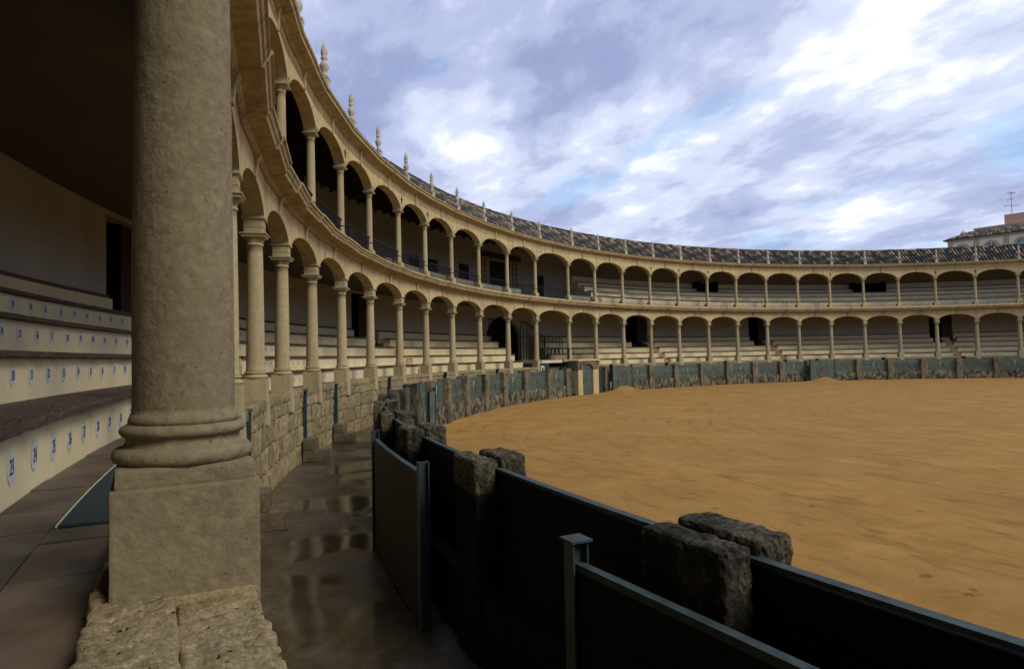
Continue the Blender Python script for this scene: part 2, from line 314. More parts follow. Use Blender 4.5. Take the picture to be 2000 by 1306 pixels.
    def obj(s, name, mat, parent=None, smooth=False, kind=None, label=None, fix=True, root_off=None):
        off = parent_world(parent) if parent is not None else root_off
        me = s.mesh(name, mat, off, smooth, fix); return link(name, me, parent, kind, label, off if parent is None else None)
WORLD = {}
def parent_world(p):
    return WORLD.get(p.name, Vector((0, 0, 0)))
def link(name, data, parent=None, kind=None, label=None, loc=None):
    o = bpy.data.objects.new(name, data); C.objects.link(o)
    if parent is not None: o.parent = parent
    if loc is not None: o.location = loc
    if kind: o['kind'] = kind
    if label: o['label'] = label
    WORLD[o.name] = parent_world(parent) if parent is not None else Vector(loc or (0, 0, 0))
    return o
def tag(o, label, cat, group=None):
    o['label'] = label; o['category'] = cat
    if group: o['group'] = group
    return o
def thing(name, label, cat, loc=(0, 0, 0), rz=0.0, group=None):
    o = bpy.data.objects.new(name, None); C.objects.link(o); o.location = loc; o.rotation_euler = (0, 0, rz); o.empty_display_size = 0.2
    WORLD[o.name] = Vector(loc); return tag(o, label, cat, group)
def dup(root, loc, rz, label, zscale=None):
    r = root.copy(); C.objects.link(r); r.location = loc; r.rotation_euler = (0, 0, rz); r['label'] = label; WORLD[r.name] = Vector(loc)
    for ch in list(root.children):
        c = ch.copy(); C.objects.link(c); c.parent = r
        for g in list(ch.children):
            d = g.copy(); C.objects.link(d); d.parent = c
    return r
ORD = ['', 'first', 'second', 'third', 'fourth', 'fifth', 'sixth', 'seventh', 'eighth', 'ninth', 'tenth', 'eleventh', 'twelfth', 'thirteenth', 'fourteenth', 'fifteenth', 'sixteenth', 'seventeenth', 'eighteenth', 'nineteenth', 'twentieth', 'twenty-first', 'twenty-second', 'twenty-third', 'twenty-fourth', 'twenty-fifth', 'twenty-sixth', 'twenty-seventh', 'twenty-eighth', 'twenty-ninth', 'thirtieth']
def where(i):     # counting the bays from the small arched door (between columns 13 and 14), or back to the foreground column
    if i >= 14: return ORD[i - 13] + ' right of the small arched green door'
    if i >= 7: return ORD[14 - i] + ' left of the small arched green door'
    if i >= 1: return ORD[i] + ' seen past the huge foreground column'
    return None
def roty(a): return rad(a - 90)      # local y points outwards from the arena, local x along the ring

# column angles (degrees round the arena's centre), read off as real bays
COL = {-4: -78.4, -3: -83.1, -2: -87.8, -1: -93.6, 0: -99.7, 1: -104.73, 2: -109.19, 3: -113.43, 4: -118.26, 5: -123.14, 6: -127.95, 7: -132.92, 8: -137.51, 9: -142.11, 10: -146.92,
       11: -151.92, 12: -156.88, 13: -162.63, 14: -167.31, 15: -172.07, 16: -176.76, 17: -181.45, 18: -186.26, 19: -190.86, 20: -195.5, 21: -200.26, 22: -204.92, 23: -209.61,
       24: -214.27, 25: -218.98, 26: -223.78, 27: -228.66, 28: -233.4, 29: -238.1, 30: -242.8}
I0, I1 = -4, 30
A_START, A_END = COL[I0], COL[I1]
FLOOR, LEDGE, PASS = H - 0.70, H - 0.66, 0.12
Z_IMP, Z_CRN, Z_UB, Z_UCAP = H + 2.383, H + 2.74, H + 3.479, H + 5.80
def arange(a0, a1, step):
    n = max(1, int(math.ceil(abs(a1 - a0) / step))); return [a0 + (a1 - a0) * i / n for i in range(n + 1)]

# ================================================================= GROUND
MOUNDS = [(-165.8, 32.25, 0.42, 1.0), (-200.4, 32.2, 0.36, 0.85)]
def sand_h(x, y):
    z = noise.fractal(Vector((x * 0.55, y * 0.55, 0.3)), 1.0, 2.0, 4) * 0.018 + noise.noise(Vector((x * 2.3, y * 4.1, 4))) * 0.006
    for a, R, h, w in MOUNDS:
        p = pol(R, a); d2 = (x - p.x) ** 2 + (y - p.y) ** 2
        if d2 < 9: z += h * math.exp(-d2 / (w * w * 0.9))
    return z
def make_sand():
    NT, NR = 330, 230; vs = []; fs = []; Rs = 32.86; c = Vector((0, -Rs))
    for i in range(NT + 1):
        th = rad(0.25 + 179.5 * i / NT); L = 2 * Rs * sin(th)
        for j in range(NR + 1):
            r = L * (j / NR) ** 1.9; x, y = c.x + r * cos(th), c.y + r * sin(th); vs.append((x, y, sand_h(x, y)))
    for i in range(NT):
        for j in range(NR): k = i * (NR + 1) + j; fs.append((k, k + 1, k + NR + 2, k + NR + 1) if False else (k, k + NR + 1, k + NR + 2, k + 1))
    mb = MB(); mb.v = vs; mb.f = [f[::-1] for f in fs]
    o = mb.obj('arena_sand', M_sand, kind='structure', smooth=True, fix=False)
make_sand()
mb = MB(); NG = 64; vs = [(0, 0, -0.12)] + [(900 * cos(2 * pi * i / NG), 900 * sin(2 * pi * i / NG), -0.12) for i in range(NG)]
mb.add(vs, [(0, i + 1, (i + 1) % NG + 1) for i in range(NG)]); mb.obj('ground', M_ground, kind='structure', fix=False)
# callejon floor, slightly uneven
angs = arange(-72, -250, 0.3); Rp = [32.86 + (34.95 - 32.86) * i / 16 for i in range(17)]
mb = MB(); vs = []; fs = []
for a in angs:
    for R in Rp:
        p = pol(R, a); vs.append((p.x, p.y, PASS + noise.fractal(Vector((p.x * .9, p.y * .9, 1)), 1, 2, 3) * 0.012))
for i in range(len(angs) - 1):
    for j in range(16): k = i * 17 + j; fs.append((k, k + 17, k + 18, k + 1))
mb.add(vs, [f[::-1] for f in fs]); passage = mb.obj('passage_floor', M_pass, kind='structure', smooth=True, fix=False)
# if any face points down flip is harmless: both sides shade the same

# lower gallery floor with flagstones near the lens
gf = MB().pbox(35.165, 41.0, A_START, A_END, FLOOR - 0.30, FLOOR - 0.03, 200).obj('gallery_floor', M_mortar, kind='structure')
flag_me = {}
a = A_START
cnt = 0
for row, (r0, r1) in enumerate(((35.17, 35.45), (35.456, 35.74))):
    a = A_START + 0.3 * row
    while a > -120 and cnt < 200:
        w = ru(0.62, 1.05); b = a - w; tilt = ru(-0.004, 0.004)
        m_ = MB().pbox(r0, r1, a - 0.012, b + 0.012, FLOOR - 0.05, FLOOR, 1)
        m_.v = [(x, y, z + (tilt if z > FLOOR - .01 else 0)) for x, y, z in m_.v]
        m_.obj('flagstone', M_flag, gf); a = b; cnt += 1
MB().pbox(35.17, 35.74, -120.3, A_END, FLOOR - 0.05, FLOOR, 160).obj('paving_strip', M_flag, gf)

# ================================================================= CALLEJON WALL of squared blocks
SLOTS = [-105.95, -115.7, -121.0, -130.24, -140.08, -149.37, -169.43, -178.95, -188.59, -197.88, -202.56, -211.82, -221.9]
SW = 0.27     # half width of a slot in degrees
OPEN = (-156.95, -166.0)   # passage under the president's platform
wall = thing('passage_wall', 'coursed limestone wall along the narrow wet passage, carrying the lower columns', 'wall', pol(34.95, -100, PASS))
wb = [LEDGE, H - 1.06, H - 1.46, H - 1.86, PASS - 0.06]
core = MB()
edges = [A_START] + [s for x in SLOTS for s in (x + SW, x - SW)] + [A_END]
segs = [(edges[k], edges[k + 1]) for k in range(0, len(edges), 2)]
for a0, a1 in segs:
    if a0 > OPEN[0] > a1: parts_ = [(a0, OPEN[0]), (OPEN[1], a1)]
    else: parts_ = [(a0, a1)]
    for b0, b1 in parts_:
        if b0 > b1: core.pbox(34.865, 35.16, b0, b1, wb[3], LEDGE - 0.06, max(1, int((b0 - b1) / 1.2)))
core.pbox(34.865, 35.16, A_START, OPEN[0], PASS - .1, wb[3], 90); core.pbox(34.865, 35.16, OPEN[1], A_END, PASS - .1, wb[3], 90)
for x in SLOTS: core.pbox(35.06, 35.16, x + SW, x - SW, wb[3], LEDGE - 0.06, 1)
core.obj('mortar_core', M_mortar, wall)
far_blocks = MB(); nblk = 0
for ci in range(4):
    z1, z0 = wb[ci], wb[ci + 1]; a = -87.0 - ci * 0.4
    while a > A_END:
        w = ru(0.75, 1.35) if ci else ru(0.6, 1.1); b = a - w
        if ci < 3:
            for x in SLOTS:
                if a > x + SW > b: b = x + SW
                if x + SW >= a > x - SW: a = x - SW; b = a - w
        if a > OPEN[0] > b: b = OPEN[0]
        if OPEN[0] >= a > OPEN[1]: a = OPEN[1]; b = a - w
        if a - b < 0.12: a = b; continue
        top = z1 - (0.10 if ci == 0 else 0)
        m_ = MB(); am = (a + b) / 2; L = (a - b) * 0.6074; R = 34.875 + ru(-0.012, 0.014)
        p = pol(R, am, (z0 + top) / 2)
        near = a > -129; nn = (8, 1, 6) if near else (1, 1, 1)
        m_.rough(p, (L - 0.008, 0.10, top - z0 - 0.008), nn, 0.026 if near else 0.006, 6.0, rad(am - 90), 0.02 if near else 0.006, rnd() * 50)
        if near or (a > -157 and nblk < 288): m_.obj('stone_block', M_block, wall, smooth=False); nblk += 1
        else: far_blocks.v += [] ; far_blocks.add(m_.v, m_.f)
        a = b
far_blocks.obj('stone_block', M_block, wall, kind='stuff')
# coping: rough near the lens, plain further off
a = -88.0; q = 0
while a > -128:
    w = ru(1.0, 1.7)
    for x in [COL[i] for i in range(-2, 7)]: pass
    b = a - w
    hit = [x for x in SLOTS if a > x + SW > b]
    if hit: b = hit[0] + SW
    inside = [x for x in SLOTS if x + SW >= a > x - SW]
    if inside: a = inside[0] - SW; continue
    if a - b < 0.15: a = b - 0.001; continue
    L = (a - b) * 0.61; am = (a + b) / 2; near = a > -95.5
    for (r0, r1, zt) in ((34.765 if near else 34.80, 34.9695, LEDGE), (34.970, 35.17, LEDGE + (0.03 if near else 0.0))):
        nn = (int(max(4, L / (0.012 if near else 0.12))), 20 if near else 3, 10 if near else 2); m_ = MB()
        m_.rough(pol((r0 + r1) / 2, am, zt - 0.07), (L - 0.006, r1 - r0, 0.15), nn, 0.011 if near else 0.012, 17.0 if near else 6.0, rad(am - 90), 0.009 if near else 0.02, q * 3.3, near)
        m_.obj('coping_stone', M_ledge if near else M_block, wall, smooth=near); q += 1
    a = b
rest = MB(); ed = [-128.2] + [s for x in SLOTS if x < -128.2 for s in (x + SW, x - SW)] + [A_END]
for k in range(0, len(ed), 2):
    aa, bb = ed[k], ed[k + 1]
    if aa > OPEN[0] > bb: ll = [(aa, OPEN[0]), (OPEN[1], bb)]
    else: ll = [(aa, bb)]
    for c0, c1 in ll:
        if c0 <= c1: continue
        for s0, s1 in zip(arange(c0, c1, 1.2)[:-1], arange(c0, c1, 1.2)[1:]): rest.pbox(34.80, 35.17, s0 - 0.01, s1 + 0.01, LEDGE - 0.14, LEDGE + ru(-0.02, 0.0), 1)
rest.obj('coping_stone', M_block, wall, kind='stuff')

# slots with their blue-green leaves, and the two-block steps below them
def slotname(k):
    n = {0: 'nearest, beside the second visible lower column', 1: 'second one along the passage wall', 2: 'third one along the passage wall', 3: 'fourth one along the passage wall', 4: 'fifth one along the passage wall',
         5: 'sixth, just left of the presidential passage', 6: 'just right of the small arched door', 7: 'second right of the small arched door', 8: 'third right of the small arched door', 9: 'fourth right of the small arched door',
         10: 'above the farther board screen', 11: 'second from the right edge', 12: 'nearest the right edge'}[k]
    return n
for k, x in enumerate(SLOTS):
    g = thing('slot_door', 'narrow blue-green escape slot in the stone wall, ' + slotname(k), 'door', pol(34.95, x, wb[3]), 0, 'escape slots in the passage wall')
    MB().pbox(35.03, 35.055, x + SW - 0.01, x - SW + 0.01, wb[3] + .01, LEDGE - 0.05, 1).obj('leaf', M_steel, g)
    MB().pbox(34.81, 35.028, x - SW + 0.09, x - SW + 0.005, wb[3] + .01, LEDGE - 0.08, 1).obj('jamb', M_steel, g)
    MB().pbox(34.79, 35.02, x + SW + 0.05, x - SW - 0.05, LEDGE - 0.045, LEDGE - 0.01, 1).obj('lintel_plate', M_steel, g)
for k, (x, n) in enumerate(((-105.95, 'nearest, half hidden behind the foreground pedestal'), (-115.7, 'middle of three, two blocks high'), (-121.0, 'farthest of three, small and low'))):
    s_ = thing('step_blocks', 'dark wet stone steps against the passage wall, ' + n, 'steps', pol(34.62, x + .4, PASS), 0, 'stone steps in the passage')
    for kk, (dz, dep) in enumerate(((0.0, 0.50), (0.25, 0.26))):
        R = 34.79 - dep / 2; m_ = MB(); m_.rough(pol(R, x + .25, PASS + dz + 0.125), (0.52 - .03 * kk, dep, 0.245), (6, 4, 3), 0.006, 5, rad(x + .25 - 90), 0.012, k + kk * 9)
        m_.obj('step', M_stepm, s_)

# ================================================================= COLUMNS
def sq(mb, w, z0, z1, w2=None, n=1):
    w2 = w2 or w; h, h2 = w / 2, w2 / 2
    vs = [(-h, -h, z0), (h, -h, z0), (h, h, z0), (-h, h, z0), (-h2, -h2, z1), (h2, -h2, z1), (h2, h2, z1), (-h2, h2, z1)]
    return mb.add(vs, [(0, 3, 2, 1), (4, 5, 6, 7), (0, 1, 5, 4), (1, 2, 6, 5), (2, 3, 7, 6), (3, 0, 4, 7)])
def shaft_prof(r0, r1, z0, z1, n=14, collar=True):
    pr = [(r0 * 1.06, z0), (r0 * 1.06, z0 + 0.02), (r0 * 1.0, z0 + 0.05)]
    for i in range(1, n + 1):
        t = i / n; pr.append((r0 + (r1 - r0) * t ** 1.5, z0 + 0.05 + (z1 - z0 - 0.09) * t))
    pr += [(r1 * 1.10, z1 - 0.035), (r1 * 1.13, z1 - 0.02), (r1 * 1.10, z1)]
    return pr
Z0 = LEDGE - 0.0
def lower_column(name, label, fine):
    t = thing(name, label, 'column', (0, 0, 0), 0, 'columns of the lower arcade')
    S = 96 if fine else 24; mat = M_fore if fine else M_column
    b0, zt = 0.0, H - 0.34 - LEDGE
    m_ = MB()
    if fine:
        m_.rough((0, 0, (zt - 0.03) / 2 + 0.0), (0.375, 0.375, zt + 0.03), (44, 44, 44), 0.0016, 20, 0, 0.005, 3.1, False)
        m_.obj('pedestal', mat, t, smooth=False)
        m2 = MB(); m2.rough((0, 0, zt + 0.025), (0.352, 0.352, 0.054), (24, 24, 5), 0.003, 12, 0, 0.006, 8.1); m2.obj('plinth', mat, t, smooth=False)
        m3 = MB(); m3.rough((0.0, 0.01, 0.0), (0.40, 0.385, 0.03), (16, 16, 3), 0.006, 9, 0, 0.02, 5.5); m3.obj('mortar_bed', M_ledge, t, smooth=True)
    else:
        sq(m_, 0.375, 0.0, zt); m_.obj('pedestal', mat, t)
        m5 = MB(); m5.add([(-.165, -.215, -0.40), (.165, -.215, -0.40), (.165, -.16, -0.40), (-.165, -.16, -0.40), (-.165, -.2, 0.0), (.165, -.2, 0.0), (.165, -.16, 0.0), (-.165, -.16, 0.0)], [(0, 3, 2, 1), (4, 5, 6, 7), (0, 1, 5, 4), (1, 2, 6, 5), (2, 3, 7, 6), (3, 0, 4, 7)])
        m5.obj('wall_strip', mat, t)
        m2 = MB(); sq(m2, 0.355, zt, zt + 0.05); m2.obj('plinth', mat, t)
    z = H - 0.29 - LEDGE
    def chip(p, th):
        q = Vector((p.x * 11, p.y * 11, p.z * 14)); n_ = noise.noise(q); d_ = -max(0, n_ - 0.38) * 0.03 + noise.noise(p * 30) * 0.0012
        r = Vector((p.x, p.y, 0)); r.normalize(); return p + r * d_
    base = [(0.186, 0), (0.197, 0.006), (0.203, 0.018), (0.201, 0.032), (0.190, 0.044), (0.178, 0.047), (0.170, 0.050), (0.164, 0.060), (0.163, 0.070), (0.168, 0.077), (0.176, 0.080), (0.182, 0.088), (0.182, 0.096), (0.176, 0.105), (0.165, 0.110), (0.160, 0.112)]
    if fine: base = [(r_ * 0.94, z_) for r_, z_ in base]
    MB().lathe(base, S, (0, 0, z), jit=chip if fine else None).obj('base', mat, t, smooth=True)
    z = H - 0.178 - LEDGE; zn = H + 1.95 - LEDGE
    if fine:
        pr = [(0.150, z), (0.150, z + 0.012), (0.143, z + 0.03)] + [(0.140 - 0.018 * (i / 150) ** 1.4, z + 0.03 + (zn - z - 0.03) * i / 150) for i in range(151)]
        def pit(p, th):
            q = Vector((p.x * 9, p.y * 9, p.z * 6)); n_ = noise.noise(q * 1.7); f = noise.fractal(q * 0.5, 1, 2, 4) * 0.0022
            pitv = noise.noise(Vector((p.x * 40, p.y * 40, p.z * 26)) + Vector((7, 3, 1))); d_ = f - max(0, pitv - 0.42) * 0.006 - max(0, n_ - 0.50) * 0.012 + noise.fractal(Vector((p.x, p.y, p.z)) * 60, 1, 2, 3) * 0.0009
            r = Vector((p.x, p.y, 0)); r.normalize(); return p + r * d_
        MB().lathe(pr, 160, (0, 0, 0), jit=pit).obj('shaft', mat, t, smooth=True)
    else: MB().lathe(shaft_prof(0.147, 0.125, z, zn), S).obj('shaft', mat, t, smooth=True)
    cp = [(0.128, 0), (0.128, 0.03), (0.142, 0.035), (0.142, 0.048), (0.135, 0.052), (0.150, 0.062), (0.172, 0.085), (0.184, 0.10), (0.184, 0.105)]
    c = MB().lathe(cp, S, (0, 0, zn)); z = zn + 0.103; sq(c, 0.37, z, z + 0.02); sq(c, 0.37, z + 0.02, z + 0.045, 0.42); sq(c, 0.42, z + 0.045, z + 0.062)
    c.obj('capital', mat, t)
    zi = Z_IMP - LEDGE; c = MB(); sq(c, 0.30, zn + 0.165, zn + 0.26); sq(c, 0.312, zn + 0.26, zn + 0.272); sq(c, 0.30, zn + 0.272, zi - 0.055); sq(c, 0.31, zi - 0.055, zi - 0.03, 0.36); sq(c, 0.365, zi - 0.03, zi + 0.003)
    c.obj('impost_block', mat, t); return t
col0 = lower_column('column', 'lower arcade column, ' + where(1), False)
col0.location = pol(35, COL[1], LEDGE); col0.rotation_euler = (0, 0, roty(COL[1]))
for i in range(I0, I1 + 1):
    if i in (-1, 1): continue
    lab = where(i)
    lab = 'lower arcade column, ' + lab if lab else ('lower arcade column hidden directly behind the huge foreground column' if i == 0 else 'plain lower arcade column standing behind the viewpoint')
    dup(col0, pol(35, COL[i], LEDGE), roty(COL[i]), lab)
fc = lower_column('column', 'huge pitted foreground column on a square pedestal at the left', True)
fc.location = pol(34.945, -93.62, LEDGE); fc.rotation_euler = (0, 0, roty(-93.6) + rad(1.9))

def upper_column(name, label):
    t = thing(name, label, 'column', (0, 0, 0), 0, 'columns of the upper arcade')
    m_ = MB(); sq(m_, 0.32, 0, 0.20); sq(m_, 0.32, 0.20, 0.245, 0.25); m_.obj('pedestal', M_column, t)
    MB().lathe([(0.125, 0.245), (0.135, 0.255), (0.135, 0.275), (0.120, 0.285), (0.118, 0.30)], 20).obj('base', M_column, t, smooth=True)
    MB().lathe(shaft_prof(0.112, 0.098, 0.29, 2.12), 20).obj('shaft', M_column, t, smooth=True)
    MB().lathe([(0.117, 0.46), (0.120, 0.465), (0.120, 0.485), (0.117, 0.49)], 16).obj('iron_band', M_iron, t)
    c = MB().lathe([(0.10, 2.12), (0.10, 2.15), (0.115, 2.155), (0.115, 2.165), (0.135, 2.18), (0.15, 2.2), (0.15, 2.205)], 20); sq(c, 0.30, 2.20, 2.225, 0.345); sq(c, 0.345, 2.225, 2.25); sq(c, 0.27, 2.25, 2.325)
    c.obj('capital', M_column, t); return t
u0 = upper_column('column', 'upper arcade column, ' + where(3)); u0.location = pol(35, COL[3], Z_UB); u0.rotation_euler = (0, 0, roty(COL[3]))
for i in range(I0, I1 + 1):
    if i == 3: continue
    lab = where(i)
    dup(u0, pol(35, COL[i], Z_UB), roty(COL[i]), 'upper arcade column, ' + lab if lab else 'upper arcade column out of view above the foreground column')

# ================================================================= ARCADES
def bay_pt(i, u, R, z):
    a, b = COL[i], COL[i + 1]; p, q = pol(R, a, z), pol(R, b, z); return p.lerp(q, (u + 1) / 2)
def arch(i, zs, rise, ztop, hw, R0, R1, n=18, ex=(2.2, 0.72)):
    L = (pol(35, COL[i]) - pol(35, COL[i + 1])).length / 2; uo = 1 - hw / L
    us = [-1.0] + [uo * (-cos(pi * k / n)) for k in range(n + 1)] + [1.0]; m_ = MB(); vs = []
    def zb(u):
        if abs(u) > uo + 1e-6: return zs
        x = min(1.0, abs(u) / uo); return zs + rise * (1 - x ** ex[0]) ** ex[1] if x < 1 else zs
    for u in us:
        for R, z in ((R0, zb(u)), (R0, ztop), (R1, ztop), (R1, zb(u))): vs.append(bay_pt(i, u, R, z))
    fs = []
    for k in range(len(us) - 1):
        for j in range(4): fs.append((4 * k + j, 4 * k + (j + 1) % 4, 4 * k + 4 + (j + 1) % 4, 4 * k + 4 + j))
    m_.add(vs, fs); return m_, us, zb, uo
def bay_sweep(i, u0, u1, prof):
    m_ = MB(); vs = []; k = len(prof)
    for u in (u0, u1):
        for R, z in prof: vs.append(bay_pt(i, u, R, z))
    fs = [(j, (j + 1) % k, k + (j + 1) % k, k + j) for j in range(k)] + [tuple(range(k))[::-1], tuple(k + j for j in range(k))]
    return m_.add(vs, fs)
low = thing('lower_arcade', 'lower tier of segmental limestone arches running round the arena', 'arcade', pol(35, -140, Z_IMP))
upp = thing('upper_arcade', 'upper tier of limestone arches with frieze and thin cornice under the tiled roof', 'arcade', pol(35, -140, Z_UCAP))
ZC0 = H + 3.04
for i in range(I0, I1):
    m_, us, zb, uo = arch(i, Z_IMP + 0.003, Z_CRN - Z_IMP, ZC0, 0.155, 34.83, 35.17)
    ar = m_.obj('arch', M_facade, low)
    k = MB()   # console keystone
    for (u0_, z0_, r0_), (u1_, z1_, r1_) in (((0.04, Z_CRN - 0.02, 34.80), (0.055, ZC0 - 0.08, 34.775)), ((0.055, ZC0 - 0.08, 34.775), (0.07, ZC0, 34.73))):
        vs = [bay_pt(i, s * u0_, r, z0_) for s, r in ((-1, r0_), (1, r0_), (1, 34.829), (-1, 34.829))] + [bay_pt(i, s * u1_, r, z1_) for s, r in ((-1, r1_), (1, r1_), (1, 34.829), (-1, 34.829))]
        k.add(vs, [(0, 3, 2, 1), (4, 5, 6, 7), (0, 1, 5, 4), (1, 2, 6, 5), (2, 3, 7, 6), (3, 0, 4, 7)])
    k.obj('keystone', M_cornice, ar)
    # cornice between the storeys, in half-bay stones
    for (u0_, u1_) in ((-1, -0.012), (0.0, 0.988)):
        o_ = ru(-0.012, 0.008) + (0.022 if u0_ < -.5 else -0.016); dz = ru(-0.006, 0.006)
        pr = [(35.17, ZC0 + .002), (34.80, ZC0 + .002), (34.76, ZC0 + 0.03), (34.745, ZC0 + 0.075), (34.60, ZC0 + 0.10), (34.50 + o_, ZC0 + 0.125), (34.48 + o_, ZC0 + 0.19), (34.46 + o_, ZC0 + 0.20), (34.44 + o_, ZC0 + 0.26),
              (34.41 + o_, ZC0 + 0.275), (34.41 + o_, ZC0 + 0.315), (34.50 + o_, ZC0 + 0.345), (34.60, ZC0 + 0.355), (34.66, ZC0 + 0.36), (34.66, ZC0 + 0.425), (34.70, Z_UB - 0.002), (35.17, Z_UB - 0.002)]
        bay_sweep(i, u0_, u1_, pr).obj('cornice_stone', M_cornice, low)
ZE0 = H + 6.66; ZE1 = H + 6.92
for i in range(I0, I1):
    m_, us, zb, uo = arch(i, Z_UCAP + 0.003, 0.44, ZE0, 0.13, 34.85, 35.15)
    ar = m_.obj('arch', M_facade, upp)
    # raised band that follows the arch
    b = MB(); vs = []; n = 20
    for k in range(n + 1):
        u = -uo * cos(pi * k / n); z = zb(u); uu = u * 1.085; zz = z + 0.115
        for (U, Z, R) in ((u, z + 0.004, 34.835), (uu, zz, 34.835), (uu, zz, 34.849), (u, z + 0.004, 34.849)): vs.append(bay_pt(i, U, R, Z))
    fs = [(4 * k + j, 4 * k + (j + 1) % 4, 4 * k + 4 + (j + 1) % 4, 4 * k + 4 + j) for k in range(n) for j in range(4)]; b.add(vs, fs); b.obj('archivolt', M_facade, ar)
    k = MB()
    zt_ = Z_UCAP + 0.445
    for (u0_, z0_, r0_), (u1_, z1_, r1_) in (((0.025, zt_, 34.80), (0.04, ZE0 - 0.06, 34.79)), ((0.04, ZE0 - 0.06, 34.79), (0.05, ZE0, 34.76))):
        vs = [bay_pt(i, s * u0_, r, z0_) for s, r in ((-1, r0_), (1, r0_), (1, 34.849), (-1, 34.849))] + [bay_pt(i, s * u1_, r, z1_) for s, r in ((-1, r1_), (1, r1_), (1, 34.849), (-1, 34.849))]
        k.add(vs, [(0, 3, 2, 1), (4, 5, 6, 7), (0, 1, 5, 4), (1, 2, 6, 5), (2, 3, 7, 6), (3, 0, 4, 7)])
    k.obj('keystone', M_cornice, ar)
    for dz in (0.0, 0.075):
        z = H + 6.40 + dz; bay_sweep(i, -1, 1, [(34.849, z), (34.835, z), (34.83, z + 0.012), (34.835, z + 0.022), (34.849, z + 0.022)]).obj('string_moulding', M_facade, upp)
    for (u0_, u1_) in ((-1, -0.01), (0.0, 0.99)):
        o_ = ru(-0.01, 0.01)
        pr = [(35.15, ZE0 + .002), (34.82, ZE0 + .002), (34.79, ZE0 + 0.03), (34.76, ZE0 + 0.06), (34.66, ZE0 + 0.085), (34.58 + o_, ZE0 + 0.10), (34.57 + o_, ZE0 + 0.17), (34.53 + o_, ZE0 + 0.20), (34.52 + o_, ZE0 + 0.25), (34.60, ZE1 + 0.01), (35.15, ZE1 + 0.01)]
        bay_sweep(i, u0_, u1_, pr).obj('cornice_stone', M_cornice, upp)
for i in (5, 7, 8, 16, 17, 18, 22, 25, 26):
    p = pol(34.835, COL[i], H + 6.15); rz = roty(COL[i]); m_ = MB()
    m_.box(p, (0.035, 0.02, 0.26), rz); m_.box(p + Vector((0, 0, .02)), (0.17, 0.018, 0.035), rz)
    m_.obj('anchor_plate', M_iron, upp)

# ================================================================= BACK WALLS, CEILINGS, DOORS
LD = [(-112.85, -115.2), (-136.5, -138.75), (-177.6, -181.1), (-196.4, -199.0), (-220.35, -223.05)]
AISLE = [-115.75, -139.25, -180.6, -198.7, -221.9]
ARCHW = (-155.6, -161.45)
RW = 38.2; ZCEIL = H + 3.0; ZTRIM = H + 1.29
gw = thing('lower_back_wall', 'whitewashed back wall and ceiling of the lower stand with dark doorways', 'wall', pol(RW, -140, ZTRIM))
cuts = sorted(LD + [ARCHW], key=lambda c: -c[0]); a = A_START; sec = MB()
for c0, c1 in cuts:
    sec.pbox(RW, RW + 0.3, a, c0, FLOOR, ZCEIL + .05, int((a - c0) / 1.5) + 1); a = c1
sec.pbox(RW, RW + 0.3, a, A_END, FLOOR, ZCEIL + .05, 20)
for c0, c1 in LD: sec.pbox(RW, RW + 0.3, c0, c1, H + 2.9, ZCEIL + .05, 1)
# the big arched doorway
n = 20; ac, hw_ = -158.5, 2.75; vs = []; m_ = sec
zsp = H + 0.9
prevs = []
for k in range(n + 1):
    t = pi * k / n; aa = ac + hw_ * cos(t) ; zz = zsp + 1.62 * sin(t)
    for R in (RW, RW + 0.3):
        vs.append(pol(R, aa, zz)); vs.append(pol(R, aa, ZCEIL + .05))
fs = []
for k in range(n): fs += [(4 * k, 4 * k + 1, 4 * k + 5, 4 * k + 4), (4 * k + 2, 4 * k + 6, 4 * k + 7, 4 * k + 3), (4 * k, 4 * k + 4, 4 * k + 6, 4 * k + 2)]
sec.add(vs, fs)
sec.pbox(RW, RW + 0.3, ARCHW[0], ac + hw_, FLOOR, ZCEIL + .05, 1); sec.pbox(RW, RW + 0.3, ac - hw_, ARCHW[1], FLOOR, ZCEIL + .05, 1)
sec.obj('plastered_wall', M_white, gw)
mb = MB(); angs = arange(A_START, A_END, 1.2)
mb.sweep([(35.17, ZCEIL + 0.02), (RW + .2, ZCEIL), (RW + .2, ZCEIL + 0.12), (35.17, ZCEIL + 0.14)], angs); mb.obj('ceiling', M_ceil, gw)
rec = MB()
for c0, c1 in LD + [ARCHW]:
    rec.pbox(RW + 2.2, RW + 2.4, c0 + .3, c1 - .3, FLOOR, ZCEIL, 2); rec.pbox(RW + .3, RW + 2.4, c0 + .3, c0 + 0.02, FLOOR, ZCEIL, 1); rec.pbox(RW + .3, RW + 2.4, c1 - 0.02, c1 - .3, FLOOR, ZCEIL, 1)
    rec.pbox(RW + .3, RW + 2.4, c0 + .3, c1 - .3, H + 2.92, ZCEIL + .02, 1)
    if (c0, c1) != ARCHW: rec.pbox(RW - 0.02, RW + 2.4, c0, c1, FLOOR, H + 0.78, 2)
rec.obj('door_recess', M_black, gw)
for k, (c0, c1) in enumerate(LD):
    MB().pbox(RW + 0.12, RW + 0.18, c0 - (c0 - c1) * 0.58, c1 + 0.03, H + 0.82, H + 2.88, 1).obj('door_leaf', M_brown, gw)
for k, (c0, c1) in enumerate(((A_START, LD[0][0]), (LD[0][1] - .3, LD[1][0]), (LD[1][1] - .9, ARCHW[0]), (ARCHW[1], LD[2][0]), (LD[2][1], LD[3][0]), (LD[3][1] - .3, LD[4][0]), (LD[4][1] - .1, A_END))):
    MB().pbox(RW - 0.06, RW - 0.002, c0, c1, ZTRIM - 0.03, ZTRIM + 0.03, int((c0 - c1) / 1.5) + 1).obj('wooden_back_rail', M_darkwood, gw)

